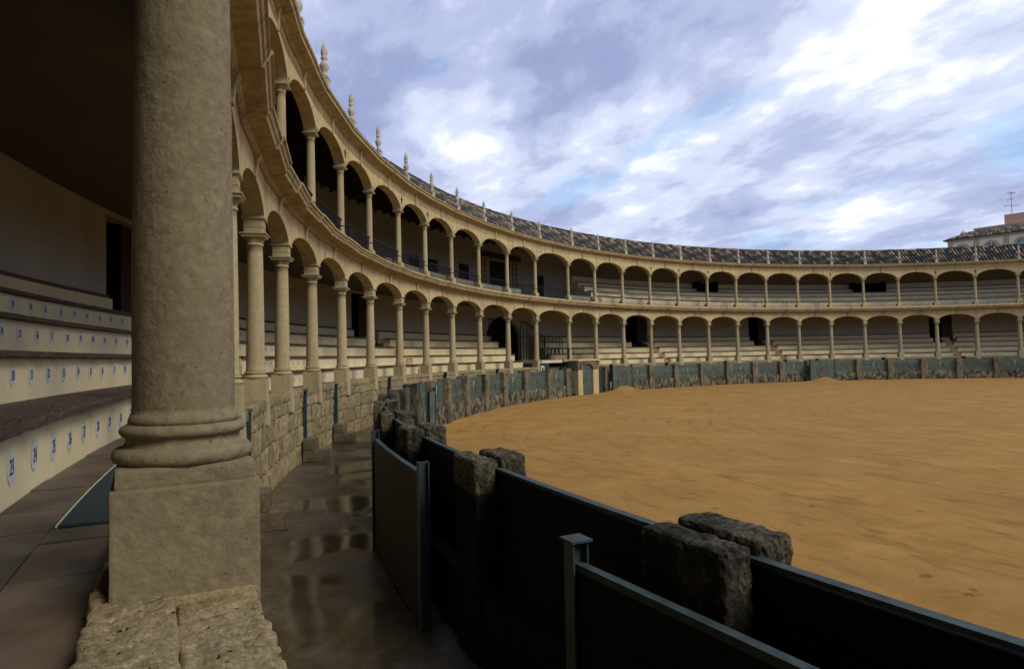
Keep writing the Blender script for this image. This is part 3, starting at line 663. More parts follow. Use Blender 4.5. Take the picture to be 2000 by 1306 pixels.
# lower tiers of seats
RB = [35.75, 36.33, 36.90, 37.48, 38.07]; ZP = [H - 0.29, H + 0.115, H + 0.52, H + 0.92, ZTRIM - 0.02]
def tier(a0, a1, label, doorcut, upper=False, plankmat=None, fine_to=None, risermat=None):
    Rb = RB if not upper else URB; Zp = ZP if not upper else UZP; rmat = risermat or (M_riser if not upper else M_upriser)
    t = thing('tiered_seats', label, 'seating', pol(Rb[0], (a0 + a1) / 2, FLOOR if not upper else UF), 0, 'tiers of numbered bench seats' if not upper else 'tiers of upper seats')
    zb = FLOOR if not upper else UF; prev = zb - 0.06
    for k in range(5):
        ranges = [(a0, a1)]
        if k >= 3 and doorcut:
            for d0, d1 in doorcut:
                nr = []
                for x0, x1 in ranges:
                    if d1 >= x0 or d0 <= x1: nr.append((x0, x1)); continue
                    if x0 > d0: nr.append((x0, d0))
                    if d1 > x1: nr.append((d1, x1))
                ranges = nr
        for x0, x1 in ranges:
            if x0 - x1 < 0.2: continue
            r1 = (Rb[k + 1] + 0.02) if k < 4 else (RW - 0.003 if not upper else RWU - .003)
            top = Zp[k] - (0.055 if k < 4 else 0.03)
            MB().pbox(Rb[k], r1, x0, x1, prev, top, int((x0 - x1) / 1.0) + 1).obj('riser', rmat, t)
            if k < 4:
                s = x0 - 0.02
                while s > x1 + 0.1:
                    w = 4.7; e = max(x1 + 0.02, s - w)
                    if e - x1 < 1: e = x1 + 0.02
                    m_ = MB(); near = (not upper) and s > -112 and s < -86
                    if near:
                        n_ = int((s - e) / 0.10) + 1; vs = []; fs = []
                        for q in range(n_ + 1):
                            aa = s + (e - s) * q / n_; w0 = noise.fractal(Vector((aa * 2.2, k * 7.0, 0)), .8, 2, 4) * 0.022; w1 = noise.noise(Vector((aa * 3.1, k * 5.0, 4))) * 0.008
                            for R, z in ((Rb[k] - 0.075 + w0, top + 0.006 + w1), (r1 + .0 - .04, top + 0.004), (r1 - .04, Zp[k]), (Rb[k] - 0.05 + w0, Zp[k]), (Rb[k] - 0.08 + w0, Zp[k] - 0.014)): vs.append(pol(R, aa, z))
                        for q in range(n_):
                            for j in range(5): fs.append((5 * q + j, 5 * q + (j + 1) % 5, 5 * q + 5 + (j + 1) % 5, 5 * q + 5 + j))
                        fs += [(4, 3, 2, 1, 0), tuple(5 * n_ + j for j in range(5))]; m_.add(vs, fs)
                    else: m_.pbox(Rb[k] - 0.06, Rb[k] + 0.36, s, e + 0.03, top + 0.003, Zp[k] + ru(-.004, .004), 4)
                    m_.obj('seat_board', plankmat or M_seatwood, t); s = e
        prev = zb - 0.06
    return t
def dc(j): return [(LD[j][0] + .05, LD[j][1] - .05)]
secs = [(A_START, AISLE[0] + .5, 'near bench tiers with big white number ovals, left of the foreground column', dc(0)),
        (AISLE[0] - .5, AISLE[1] + .5, 'numbered bench tiers seen between the nearer lower columns', dc(0) + dc(1)),
        (AISLE[1] - .5, -156.3, 'numbered bench tiers left of the big dark arched doorway', dc(1)),
        (-162.4, AISLE[2] + .5, 'bench tiers behind the small arched green door', dc(2)),
        (AISLE[2] - .5, AISLE[3] + .5, 'bench tiers between the second and third dark doorways on the far side', dc(2) + dc(3)),
        (AISLE[3] - .5, AISLE[4] + .5, 'long bench tiers behind the farther board screen', dc(3) + dc(4)),
        (AISLE[4] - .5, A_END, 'bench tiers at the far right edge', dc(4))]
tiers = [tier(a0, a1, l, d) for a0, a1, l, d in secs]
for k, (x, n_) in enumerate(zip(AISLE, ('hidden behind the foreground column', 'between the seventh and eighth nearer columns', 'right of the arched green door', 'in the middle of the far side', 'toward the far right edge'))):
    s_ = thing('aisle_stairs', 'narrow terracotta stairs cut through the lower seats, ' + n_, 'stairs', pol(35.8, x, FLOOR), 0, 'stair aisles of the lower stand')
    z = FLOOR; R = 35.72
    for q in range(8):
        z += 0.2; MB().pbox(R + .001, 38.19, x + 0.49, x - 0.49, FLOOR - .05, z - 0.0, 1).obj('step', M_brick, s_); R += 0.29
# seat numbers
FONT_CACHE = {}
def text_mesh(s, size=1.0, mat=None, offset=0.0, ext=0.002, key=None):
    kk = (s, size, offset, mat.name)
    if kk in FONT_CACHE: return FONT_CACHE[kk]
    c = bpy.data.curves.new('numeral', 'FONT'); c.body = s; c.size = size; c.align_x = 'CENTER'; c.align_y = 'CENTER'; c.offset = offset; c.extrude = ext * 0.4; c.resolution_u = 2
    o = bpy.data.objects.new('numeral', c); C.objects.link(o); dg = bpy.context.evaluated_depsgraph_get(); me = bpy.data.meshes.new_from_object(o.evaluated_get(dg)); me.name = 'numeral'
    bpy.data.objects.remove(o); me.materials.clear(); me.materials.append(mat); FONT_CACHE[kk] = me; return me
ovals = []
for q in range(4):
    n_ = 20; m_ = MB(); vs = []
    for i in range(n_):
        t = 2 * pi * i / n_; r = 1 + 0.07 * noise.noise(Vector((cos(t) * 1.5, sin(t) * 1.5, q * 5))); vs.append((0.072 * cos(t) * r, 0.088 * sin(t) * r, 0.0))
    m_.add(vs + [(x, y, -0.002) for x, y, z in vs], [tuple(range(n_)), tuple(range(n_, 2 * n_))[::-1]] + [(i, n_ + i, n_ + (i + 1) % n_, (i + 1) % n_) for i in range(n_)])
    ovals.append(m_.mesh('number_oval', M_oval))
rows = [(0, -96.71, 23, -0.705, H - 0.515), (1, -100.26, 30, -0.697, H - 0.085), (2, -103.31, 35, -0.705, H + 0.33), (3, -106.17, 40, -0.715, H + 0.745)]
npl = 0
for k, a0, n0, st, z in rows:
    base_i = int(math.floor((-92 - a0) / -st)) if a0 < -92 else 0
    for j in range(-4, 60):
        a = a0 + st * j; num = n0 + j
        if a > -93.5 or a < -138.5: continue
        if k == 3 and -115.4 < a < -112.7: continue
        if -116.4 < a < -115.1: continue
        near = a > -113
        ti = tiers[0] if a > AISLE[0] else tiers[1]
        R = RB[k] - 0.004
        a_ = a + ru(-.03, .03); loc = pol(R, a_, z + ru(-.006, .006)) - WORLD[ti.name]
        # face looks to the arena's centre
        o = link('number_oval', ovals[npl % 4], ti); o.location = loc; o.rotation_euler = (pi / 2, 0, rad(a_ - 90)); npl += 1
        if not near: o.scale = (0.8, 0.8, 1)
        if near or a > -124:
            tm = text_mesh(str(num), 0.092, M_navy, -0.001); d_ = link('numeral', tm, o); d_.location = (0, 0.0, 0.003); d_.scale = (0.80, 1.3, 1)

# ================================================================= UPPER GALLERY
UF = Z_UB + 0.02; URB = [35.72, 36.3, 36.9, 37.5, 38.05]; UZP = [H + 4.06, H + 4.46, H + 4.86, H + 5.20, H + 5.68]; RWU = 38.5
MB().pbox(35.17, RWU + .3, A_START, A_END, H + 3.16, UF, 150).obj('upper_floor', M_ceil, kind='structure')
ug = thing('upper_back_wall', 'whitewashed back wall of the upper gallery with dark doors and openings', 'wall', pol(RWU, -140, UF))
UO = [(-188.1, -190.6), (-210.5, -214.3)]
UDOOR = [(-145.2, -146.5, 5.38), (-147.7, -149.2, 5.4), (-152.5, -153.85, 5.5), (-164.2, -165.4, 5.49)]
MB().pbox(RWU, RWU + .3, A_START, -131.6, UF, H + 7.2, 36).obj('shaded_wall', M_brown, ug)  # stretch of the same wall, coloured dark brown to stand for deep shade
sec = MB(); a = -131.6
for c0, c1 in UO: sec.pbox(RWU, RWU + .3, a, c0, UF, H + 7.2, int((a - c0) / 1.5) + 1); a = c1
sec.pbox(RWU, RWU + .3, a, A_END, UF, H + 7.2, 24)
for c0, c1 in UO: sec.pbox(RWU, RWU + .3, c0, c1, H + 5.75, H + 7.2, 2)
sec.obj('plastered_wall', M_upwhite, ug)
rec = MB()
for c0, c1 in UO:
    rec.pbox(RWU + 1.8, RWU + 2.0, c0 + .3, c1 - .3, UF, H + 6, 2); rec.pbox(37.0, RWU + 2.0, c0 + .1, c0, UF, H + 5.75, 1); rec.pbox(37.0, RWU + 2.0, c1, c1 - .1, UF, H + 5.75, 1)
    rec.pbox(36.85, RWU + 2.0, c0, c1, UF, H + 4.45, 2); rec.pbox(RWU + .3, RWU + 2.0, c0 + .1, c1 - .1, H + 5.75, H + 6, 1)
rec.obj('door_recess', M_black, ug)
for c0, c1, zt in UDOOR: MB().pbox(RWU - 0.04, RWU - 0.003, c0, c1, UF + 0.1, H + zt, 1).obj('door', M_black, ug)
po = thing('painted_portal', 'dark doorway framed by red-brown painted pilasters in the upper gallery', 'doorway', pol(RWU, -158.6, UF))
for x in (-156.2, -161.0):
    MB().pbox(RWU - 0.10, RWU - .003, x + 0.42, x - 0.42, UF, H + 6.2, 1).obj('pilaster', plain('ochre_pilaster', (0.26, 0.19, 0.10)), po)
    m_ = MB()
    for q in range(7): z = UF + 0.5 + q * 0.33; m_.box(pol(RWU - 0.105, x, z), (0.22, 0.01, 0.2), roty(x))
    m_.obj('painted_ornament', M_red, po)
MB().pbox(RWU - 0.16, RWU - .003, -155.5, -161.7, H + 6.2, H + 6.5, 3).obj('entablature', M_brown, po)
MB().pbox(RWU - 0.06, RWU - .003, -157.1, -160.1, UF, H + 6.0, 2).obj('curtained_door', M_black, po)
def ud(j): return [(UO[j][0] + .02, UO[j][1] - .02)]
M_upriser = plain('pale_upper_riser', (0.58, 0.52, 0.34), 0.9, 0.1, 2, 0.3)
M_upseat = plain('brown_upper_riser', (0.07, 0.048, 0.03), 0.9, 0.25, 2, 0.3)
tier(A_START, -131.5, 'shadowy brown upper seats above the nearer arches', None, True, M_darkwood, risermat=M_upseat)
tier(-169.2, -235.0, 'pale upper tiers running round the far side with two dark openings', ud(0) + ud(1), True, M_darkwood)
# vertical slats seen on the shadowy upper stand
m_ = MB(); a = -112.0
while a > -131.3:
    m_.pbox(36.28, 36.30, a, a - 0.10, H + 4.08, H + 4.9, 1); m_.pbox(37.47, 37.49, a, a - 0.10, H + 4.9, H + 5.5, 1); a -= 0.42
tag(m_.obj('slatted_screen', M_darkwood, None), 'thin wooden slats standing in the dark upper stand above the nearer arches', 'slats')
low_par = MB().pbox(35.25, 35.40, -132.0, -155.0, UF, H + 3.86, 24); tag(low_par.obj('parapet', M_white, None), 'low white parapet behind the upper railings, left of the painted portal', 'parapet')
low_par = MB().pbox(35.25, 35.40, -163.0, -169.0, UF, H + 3.86, 8); tag(low_par.obj('parapet', M_white, None), 'short white parapet behind the upper railings, right of the painted portal', 'parapet')

# railings between the upper columns
def railing(i):
    a0, a1 = COL[i] - 0.26, COL[i + 1] + 0.26; w = where(i + 1)
    t = thing('iron_railing', 'upper iron railing left of the column ' + w if w else 'upper iron railing out of view behind the foreground column', 'railing', pol(34.95, (a0 + a1) / 2, UF), 0, 'iron railings of the upper gallery')
    zt = H + 4.12; p, q = pol(34.93, a0, 0), pol(34.93, a1, 0)
    def L(s, z): v = p.lerp(q, s); return (v.x, v.y, z)
    MB().tube([L(0, zt), L(1, zt)], 0.024, 6).obj('handrail', M_iron, t); MB().tube([L(0, UF + 0.06), L(1, UF + 0.06)], 0.012, 4).obj('bottom_rail', M_iron, t)
    m_ = MB(); n = 22
    for k in range(1, n): m_.tube([L(k / n, UF + 0.0), L(k / n, zt)], 0.013, 4)
    m_.obj('baluster', M_iron, t, kind='stuff')
    m_ = MB(); m_.tube([L(0.5, UF), L(0.5, zt + .01)], 0.014, 4); m_.obj('post', M_iron, t)
for i in range(I0, I1): railing(i)

# ================================================================= ROOF
RR, ZR, ZEV, REV = 36.2, H + 8.22, H + 6.95, 34.60
roof = thing('tiled_roof', 'old dark barrel-tiled roof sweeping round above the upper arches', 'roof', pol(36, -150, ZEV))
angs = arange(A_START, A_END, 0.9)
MB().sweep([(REV + .03, ZEV - 0.03), (RR, ZR - 0.03), (41.2, H + 6.2), (41.2, H + 6.1), (RR, ZR - 0.15), (REV + .06, ZEV - 0.10)], angs).obj('roof_deck', M_rafter, roof)
MB().sweep([(41.0, -0.1), (41.0, H + 6.15), (41.3, H + 6.15), (41.3, -0.1)], angs).obj('outer_wall', M_white, roof)
sl = math.hypot(RR - REV, ZR - ZEV); NC = 6
for i in range(I0, I1):
    a0, a1 = COL[i], COL[i + 1]; n = int(round((a0 - a1) * 0.6 / 0.25)); m_ = MB()
    for c in range(n):
        am0 = a0 + (a1 - a0) * (c + 0.5) / n
        for k in range(NC):
            t0, t1 = k / NC - 0.015, (k + 1) / NC + 0.02; vs = []; j_ = ru(-0.05, 0.05) * 0.3; lift = ru(0, 0.012)
            for t, rr, up_ in ((t0, 0.092, 0.034), (t1, 0.074, 0.0)):
                R = REV + (RR - REV) * t; z = ZEV + (ZR - ZEV) * t + up_ + lift
                for q in range(6):
                    th = pi * q / 5; da = (rr * cos(th)) / R * 57.3; zz = z + rr * 0.95 * sin(th) - 0.01
                    vs.append(pol(R, am0 + j_ * 0.2 + da, zz))
            fs = [(q, q + 1, q + 7, q + 6) for q in range(5)] + [(5, 4, 3, 2, 1, 0)]
            m_.add(vs, fs)
    m_.obj('roof_tile', M_tile, roof, kind='stuff', fix=False)
m_ = MB()
for k, a in enumerate(arange(A_START, A_END, 0.72)): m_.pbox(RR - 0.12, RR + 0.12, a, a - 0.70, ZR - 0.02, ZR + 0.10 + ru(-.012, .012), 1)
m_.obj('ridge_tile', M_tile, roof, kind='stuff')
m_ = MB()
for a in arange(A_START, A_END, 1.15):
    p, q = pol(35.2, a, H + 7.22), pol(RR, a, ZR - 0.28); r_ = pol(RWU, a, H + 7.05)
    m_.tube([p, q, r_], 0.055, 4)
m_.obj('rafter', M_rafter, roof, kind='stuff')

# the part of the ring behind the viewpoint, plain, so that the arena is enclosed as it really is
back = thing('rear_stand', 'plain continuation of the two-storey stand behind the viewpoint', 'grandstand', pol(38, 20, 0))
ZB = H - 0.834; ba = [A_START + (A_END + 360 - A_START) * i / 80 for i in range(81)]
MB().sweep([(34.83, -0.1), (34.83, LEDGE), (35.17, LEDGE), (35.17, FLOOR), (38.2, H + 1.2), (38.2, ZCEIL), (34.85, ZCEIL + .02), (34.45, H + 3.2), (34.45, H + 3.4), (35.1, Z_UB), (38.5, H + 5.6), (38.5, H + 7.2), (35.2, H + 7.0), (34.9, H + 6.3), (34.8, H + 6.9), (34.5, H + 6.98), (37.0, ZR), (41.3, H + 6.1), (41.3, -0.1)], ba).obj('stand_body', M_facade, back)
MB().sweep([(32.75, -0.1), (32.75, ZB), (33.0, ZB), (33.0, -0.1)], [-80 + (-233.5 + 360 + 80) * i / 80 for i in range(81)]).obj('barrier_body', M_dado, back)
MB().sweep([(33.0, -0.1), (33.0, PASS), (34.84, PASS), (34.84, -0.1)], ba).obj('passage_floor', M_pass, back)

# finials
fi = thing('finial', 'carved roof finial above the column ' + where(4), 'finial', (0, 0, 0), 0, 'stone finials along the roof edge')
m_ = MB(); sq(m_, 0.24, -0.06, 0.17); sq(m_, 0.24, 0.17, 0.20, 0.27); sq(m_, 0.27, 0.20, 0.225); m_.obj('base', M_finial, fi)
pr = [(0.07, 0.225), (0.06, 0.26), (0.075, 0.28), (0.085, 0.30), (0.06, 0.33), (0.055, 0.36), (0.085, 0.42), (0.115, 0.50), (0.12, 0.56), (0.095, 0.62), (0.065, 0.66), (0.06, 0.69), (0.085, 0.72), (0.088, 0.74), (0.07, 0.77), (0.075, 0.82), (0.088, 0.88), (0.08, 0.96), (0.055, 1.05), (0.025, 1.12), (0.008, 1.15)]
MB().lathe(pr, 14).obj('urn', M_finial, fi, smooth=True)
fi.location = pol(34.64, COL[4], ZE1); fi.rotation_euler = (0, 0, roty(COL[4]))
for i in range(I0, I1 + 1):
    if i == 4: continue
    w = where(i); f2 = dup(fi, pol(34.64, COL[i], ZE1), roty(COL[i]) + ru(-.05, .05), 'carved roof finial above the column ' + w if w else 'carved stone finial beyond the top edge of the view, above the foreground column')
    s = ru(0.92, 1.02); f2.scale = (0.88, 0.88, s)

# ================================================================= ARENA BARRIER
POSTS = [-80.6, -84.9, -89.2, -93.5, -97.8, -101.6, -105.5, -109.5, -113.8, -118.0, -122.3, -126.6, -130.9, -135.21, -139.55, -143.54, -147.96, -152.68, -156.41, -163.9, -172.22, -176.72, -181.34, -185.83, -190.24, -194.57, -198.7, -206.2, -210.73, -215.19, -219.71, -224.29, -228.7, -233.0]
ZB = H - 0.834; RBAR = 32.88
def pwhere(k, what):
    g = 18    # post just left of the arched door
    if k <= 2: return what + ' beyond the bottom right corner'
    if 3 <= k <= 10: return ORD[k - 2] + ' ' + what + ' from the bottom right'
    if k <= g: return ORD[g - k + 1] + ' ' + what + ' left of the small arched door'
    return ORD[k - g] + ' ' + what + ' right of the small arched door'
for k, a in enumerate(POSTS):
    t = thing('stone_post', 'lichen-dark barrier post, ' + pwhere(k, 'post'), 'post', pol(RBAR, a, 0), 0, 'stone posts of the arena barrier')
    near = 2 <= k <= 6; n1_, amp = ((34, 14, 64), 0.012) if near else ((5, 4, 9), 0.022) if k < 14 else ((3, 2, 5), 0.014)
    w = 0.50 if a != -198.7 else 0.3; w = w + ru(-.03, .03); hh = ZB + 0.06 + ru(-.015, .03); rz = rad(a - 90); m_ = MB()
    cut = {3: 0.75, 4: 0.26, 5: 0.26, 6: 0.26}.get(k, 0.0)     # the nearest posts' lower passage side is coloured black for the shade there
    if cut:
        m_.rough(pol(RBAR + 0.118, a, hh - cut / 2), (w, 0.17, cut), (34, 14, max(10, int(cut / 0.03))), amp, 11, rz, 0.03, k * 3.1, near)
        f_ = MB(); f_.rough(pol(RBAR + 0.112, a, (hh - cut) / 2), (w - .02, 0.165, hh - cut + .06), (14, 6, 24), amp, 9, rz, 0.02, k * 3.3, near); f_.obj('shaded_foot', M_inner, t, label='lower passage side, its shade put into the black colour')
    else: m_.rough(pol(RBAR + 0.118, a, hh / 2 - .05), (w, 0.17, hh + .1), n1_, amp, 11 if near else 5, rz, 0.03, k * 3.1, near)
    m_.rough(pol(RBAR - 0.125, a - 0.03, hh / 2 - .03), (w * 0.96, 0.22, hh + .08), n1_, amp, 11 if near else 5, rz, 0.03, k * 5.7, near)
    m_.rough(pol(RBAR, a + 0.05, hh / 2 - .06), (w * 0.62, 0.16, hh + .06), n1_, amp, 5, rz, 0.03, k * 2.3, near)
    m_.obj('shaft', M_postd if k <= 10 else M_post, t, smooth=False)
def emblem(parent, a, z, red, R):
    rz = rad(a - 90); ex, ez = Vector((cos(rz), sin(rz), 0)), Vector((0, 0, 1)); m_ = MB(); o = pol(R, a, z)
    for s in (-1, 1):   # garland swags either side
        pts = [o + ex * (s * (0.16 + 0.62 * t)) + ez * (-0.14 - 0.30 * sin(pi * t) * (1 if t < 2 else 0) - 0.02) for t in [i / 9 for i in range(10)]]
        m_.tube(pts, 0.009, 4)
        m_.tube([o + ex * (s * 0.14) + ez * 0.06, o + ex * (s * 0.25) + ez * -0.2, o + ex * (s * 0.34) + ez * -0.34], 0.008, 4)
    m_.obj('painted_garland', M_dgreen, parent)
    c = MB()
    if red:
        c.box(o + ez * 0.05, (0.07, 0.004, 0.09), rz); c.box(o + ez * -0.06, (0.12, 0.004, 0.09), rz); c.box(o + ez * -0.17, (0.05, 0.004, 0.10), rz)
        c.obj('painted_crest', M_red, parent)
    else:
        for s in (-1, 1):
            p0, p1 = o + ex * (s * 0.10) + ez * 0.10, o + ex * (-s * 0.03) + ez * -0.06; c.tube([p0, p1], 0.007, 4)
        c.box(o + ez * -0.13, (0.022, 0.006, 0.13), rz); c.obj('painted_crest', M_wpaint, parent)
panels = [(k, POSTS[k], POSTS[k + 1]) for k in range(len(POSTS) - 1) if k not in (18, 19, 26)] + [(19, -167.9, -172.22), (26, -202.4, -206.2)]
ZD = H - 1.72
for n_, (k, a0, a1) in enumerate(panels):
    a0 -= 0.22 if k not in (19, 26) else 0; a1 += 0.22; am = (a0 + a1) / 2
    lab = 'blue-green barrier bay, ' + ('just right of the first numbered screen' if k == 19 else 'just right of the second numbered screen' if k == 26 else pwhere(k, 'bay'))
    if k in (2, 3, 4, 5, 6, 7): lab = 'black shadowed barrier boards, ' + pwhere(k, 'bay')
    if k == 18: continue
    t = thing('barrier_bay', lab, 'barrier', pol(RBAR, am, 0), 0, 'board bays of the arena barrier')
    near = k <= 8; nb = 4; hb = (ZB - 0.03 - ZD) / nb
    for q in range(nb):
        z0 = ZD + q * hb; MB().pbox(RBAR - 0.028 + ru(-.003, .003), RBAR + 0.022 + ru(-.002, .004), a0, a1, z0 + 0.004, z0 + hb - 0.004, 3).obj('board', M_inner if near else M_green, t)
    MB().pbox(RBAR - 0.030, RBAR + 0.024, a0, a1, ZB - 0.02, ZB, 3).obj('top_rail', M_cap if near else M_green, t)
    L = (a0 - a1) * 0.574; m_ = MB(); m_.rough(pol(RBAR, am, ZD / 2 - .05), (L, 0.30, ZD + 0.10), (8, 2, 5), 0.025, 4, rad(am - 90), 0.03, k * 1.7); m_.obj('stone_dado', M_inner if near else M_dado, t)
    if k > 9: emblem(t, am, ZB - 0.27, (k % 2 == 0), RBAR - 0.036)
# near boards and dado carry the passage's shade in their colour on both faces
# ---- board screens (burladeros) on the sand side
def hpost(m_, p, rz, z0, z1, w=0.085, d=0.09):
    u = Vector((cos(rz), sin(rz), 0)); v = Vector((-sin(rz), cos(rz), 0))
    for s in (-1, 1): m_.box((p + v * (s * (d / 2 - 0.006))) + Vector((0, 0, (z0 + z1) / 2)), (w, 0.010, z1 - z0), rz)
    m_.box(p + Vector((0, 0, (z0 + z1) / 2)), (0.010, d - 0.024, z1 - z0), rz)
def screen(name, label, R, a0, a1, z0, z1, bmat, rmat, cap, text=False, nb=5, grp='board screens', sag=0):
    t = thing(name, label, 'screen', pol(R, (a0 + a1) / 2, z0), 0, grp)
    n = max(2, int((a0 - a1) / 1.2)); hb = (z1 - 0.03 - z0 - 0.02) / nb
    for q in range(nb): MB().pbox(R - 0.022, R + 0.022 + ru(-.003, .003), a0 - .06, a1 + .06, z0 + 0.02 + q * hb + .002, z0 + 0.02 + (q + 1) * hb - .002, n).obj('board', bmat, t)
    MB().pbox(R - 0.024, R + 0.024, a0 - .11, a1 + .11, z1 - 0.03, z1 + .004, n).obj('top_rail', rmat, t)
    for a in (a0, a1):
        m_ = MB(); hpost(m_, pol(R, a, 0), rad(a - 90), z0 - .05, z1 + 0.10); p_ = m_.obj('steel_post', M_steel, t)
        if cap: MB().box(pol(R, a, z1 + 0.112), (0.12, 0.115, 0.012), rad(a - 90)).obj('cap_plate', M_cap, p_)
    if text:
        am = (a0 + a1) / 2; rz = rad(a - 90); rz = rad(am - 90)
        for s_, dz, size in (('RM', 0.14, 0.26), ('1841', -0.12, 0.34)):
            o = link('lettering', text_mesh(s_, size, M_red, 0.006, 0.002), t); o.location = pol(R - 0.034, am, (z0 + z1) / 2 + dz + .06) - WORLD[t.name]; o.rotation_euler = (pi / 2, 0, rz)
        ex, ez = Vector((cos(rz), sin(rz), 0)), Vector((0, 0, 1)); c = pol(R - 0.034, am, (z0 + z1) / 2 + .03); m_ = MB()
        for s in (-1, 1):
            pts = [c + ex * (s * 0.48 * cos(th)) + ez * (0.52 * sin(th)) for th in [rad(-72 + 132 * i / 12) for i in range(13)]]; m_.tube(pts, 0.012, 4)
            for p in pts[::1]: m_.box(p, (0.07, 0.006, 0.03), rz)
        m_.obj('laurel_wreath', M_dgreen, t)
    return t
screen('board_screen', 'blue-green board screen lettered RM 1841 in red, next to the small arched door', 32.35, -164.05, -167.76, 0.0, ZB + .06, M_green, M_green, False, True, 4, 'lettered screens on the sand')
screen('board_screen', 'blue-green board screen lettered RM 1841 in red, in the middle of the far barrier', 32.35, -198.5, -202.2, 0.0, ZB + .06, M_green, M_green, False, True, 4, 'lettered screens on the sand')
screen('board_screen', 'blue-green screen seen edge-on beside the curving barrier, left of the sand', 32.08, -117.0, -120.6, 0.0, ZB - 0.08, M_green, M_green, False)
screen('passage_screen', 'dark plank screen with steel posts standing in the wet passage', 33.25, -98.75, -103.3, PASS, H - 0.965, M_screen, M_cap, False)
screen('passage_screen', 'black screen with capped steel post and long pale rail at bottom right', 33.25, -94.42, -84.0, PASS, H - 1.0, M_inner, M_cap, True)

# ================================================================= GATE, PLATFORM
g = thing('gatehouse', 'small stone portal with an arched green door at the end of the nearer barrier', 'gate', pol(32.95, -160.4, 0))
ga0, ga1 = -158.45, -162.4; gR0, gR1 = 32.72, 33.35; dm, dh = -160.35, 1.02
for x0, x1 in ((ga0, dm + dh), (dm - dh, ga1)): MB().pbox(gR0, gR1, x0, x1, -.05, H - 0.88, 1).obj('jamb', M_facade, g)
m_ = MB(); n = 14; vs = []
for k in range(n + 1):
    th = pi * k / n; aa = dm + dh * cos(th); zz = H - 0.88 + 0.33 * sin(th)
    for R in (gR0 - .02, gR1): vs.append(pol(R, aa, zz)); vs.append(pol(R, aa, H - 0.36))
m_.add(vs, [f for k in range(n) for f in ((4 * k, 4 * k + 4, 4 * k + 5, 4 * k + 1), (4 * k + 2, 4 * k + 3, 4 * k + 7, 4 * k + 6), (4 * k, 4 * k + 2, 4 * k + 6, 4 * k + 4), (4 * k + 1, 4 * k + 5, 4 * k + 7, 4 * k + 3))])
m_.pbox(gR0 - .02, gR1, ga0 + .06, dm + dh, H - 0.88, H - 0.36, 1); m_.pbox(gR0 - .02, gR1, dm - dh, ga1 - .06, H - 0.88, H - 0.36, 1); m_.obj('arched_lintel', M_post, g)
MB().pbox(gR0 - 0.06, gR1 + .03, ga0 + .1, ga1 - .1, H - 0.36, H - 0.30, 2).obj('coping', M_riser, g)
d = MB().pbox(gR0 + .13, gR0 + .15, dm + dh, dm - dh, 0.0, H - 0.56, 3).obj('door', M_dgreen, g)
for q in range(6):
    x0 = dm + dh - q * (2 * dh / 6); MB().pbox(gR0 + 0.08, gR0 + .125, x0 - .015, x0 - 2 * dh / 6 + .015, 0.03, H - 0.58, 1).obj('door_board', M_green, d)
MB().box(pol(gR0 + 0.06, dm + dh - 0.3, 0.95), (0.30, 0.03, 0.05), rad(dm - 90)).obj('bolt', M_iron, d); MB().box(pol(gR0 + 0.06, dm + dh - 0.2, 0.75), (0.09, 0.03, 0.26), rad(dm - 90)).obj('lock', M_iron, d)
g = tag(MB().pbox(32.85, 32.90, -162.45, -163.5, 0, H - 0.70, 1).obj('side_gate', M_steel, None), 'narrow blue-green gate leaf right beside the arched stone portal', 'gate')
g = thing('double_gate', 'dark blue-green gate leaves in the gap left of the small arched door', 'gate', pol(33.2, -157.5, 0))
for x in (-156.7, -157.25, -157.8): MB().pbox(33.0, 33.3, x, x - 0.18, 0, H - 0.66, 1).obj('gate_leaf', M_steel, g)
MB().pbox(33.32, 33.38, -156.6, -158.4, 0, H - 0.70, 2).obj('backing', M_black, g)
pf = thing('platform', 'yellow-edged balcony slab bridging the dark passage behind the small arched door', 'platform', pol(35, -161, H - 0.5))
MB().pbox(34.75, 36.2, -157.15, -166.7, H - 0.46, H - 0.29, 8).obj('slab', M_riser, pf)
MB().pbox(34.62, 34.745, -160.8, -166.7, H - 0.40, H - 0.27, 5).obj('edge_stone', M_cornice, pf)
op = thing('passage_mouth', 'dark opening with blue-green cheeks under the yellow balcony slab', 'gateway', pol(36, -161, PASS))
MB().pbox(36.2, 36.3, -156.0, -166.9, PASS - .2, H - 0.46, 6).obj('back_panel', M_black, op)
for x0, x1 in ((-157.0, -158.6), (-162.3, -163.3), (-165.2, -166.0)): MB().pbox(34.80, 34.86, x0, x1, PASS, H - 0.47, 1).obj('cheek_board', M_steel, op)
MB().pbox(34.86, 36.2, -156.9, -157.0, PASS, H - .46, 1).obj('side_board', M_steel, op); MB().pbox(34.86, 36.2, -166.0, -166.1, PASS, H - .46, 1).obj('side_board', M_steel, op)
MB().pbox(36.2, RW, -155.8, -162.6, FLOOR - .1, H - 0.31, 4).obj('landing', M_brick, op)
sg = thing('sign', 'tiny white-framed square sign on the board wall left of the passage mouth', 'sign', pol(34.74, -156.98, H - 0.75))
p = pol(34.74, -157.25, H - 0.75); rz = rad(-157.25 - 90)
MB().box(p, (0.34, 0.02, 0.26), rz).obj('frame', M_wpaint, sg); MB().box(p + Vector((cos(rad(-157.25)), sin(rad(-157.25)), 0)) * -0.014 + Vector((0, 0, -.03)), (0.17, 0.01, 0.15), rz).obj('panel', M_black, sg)
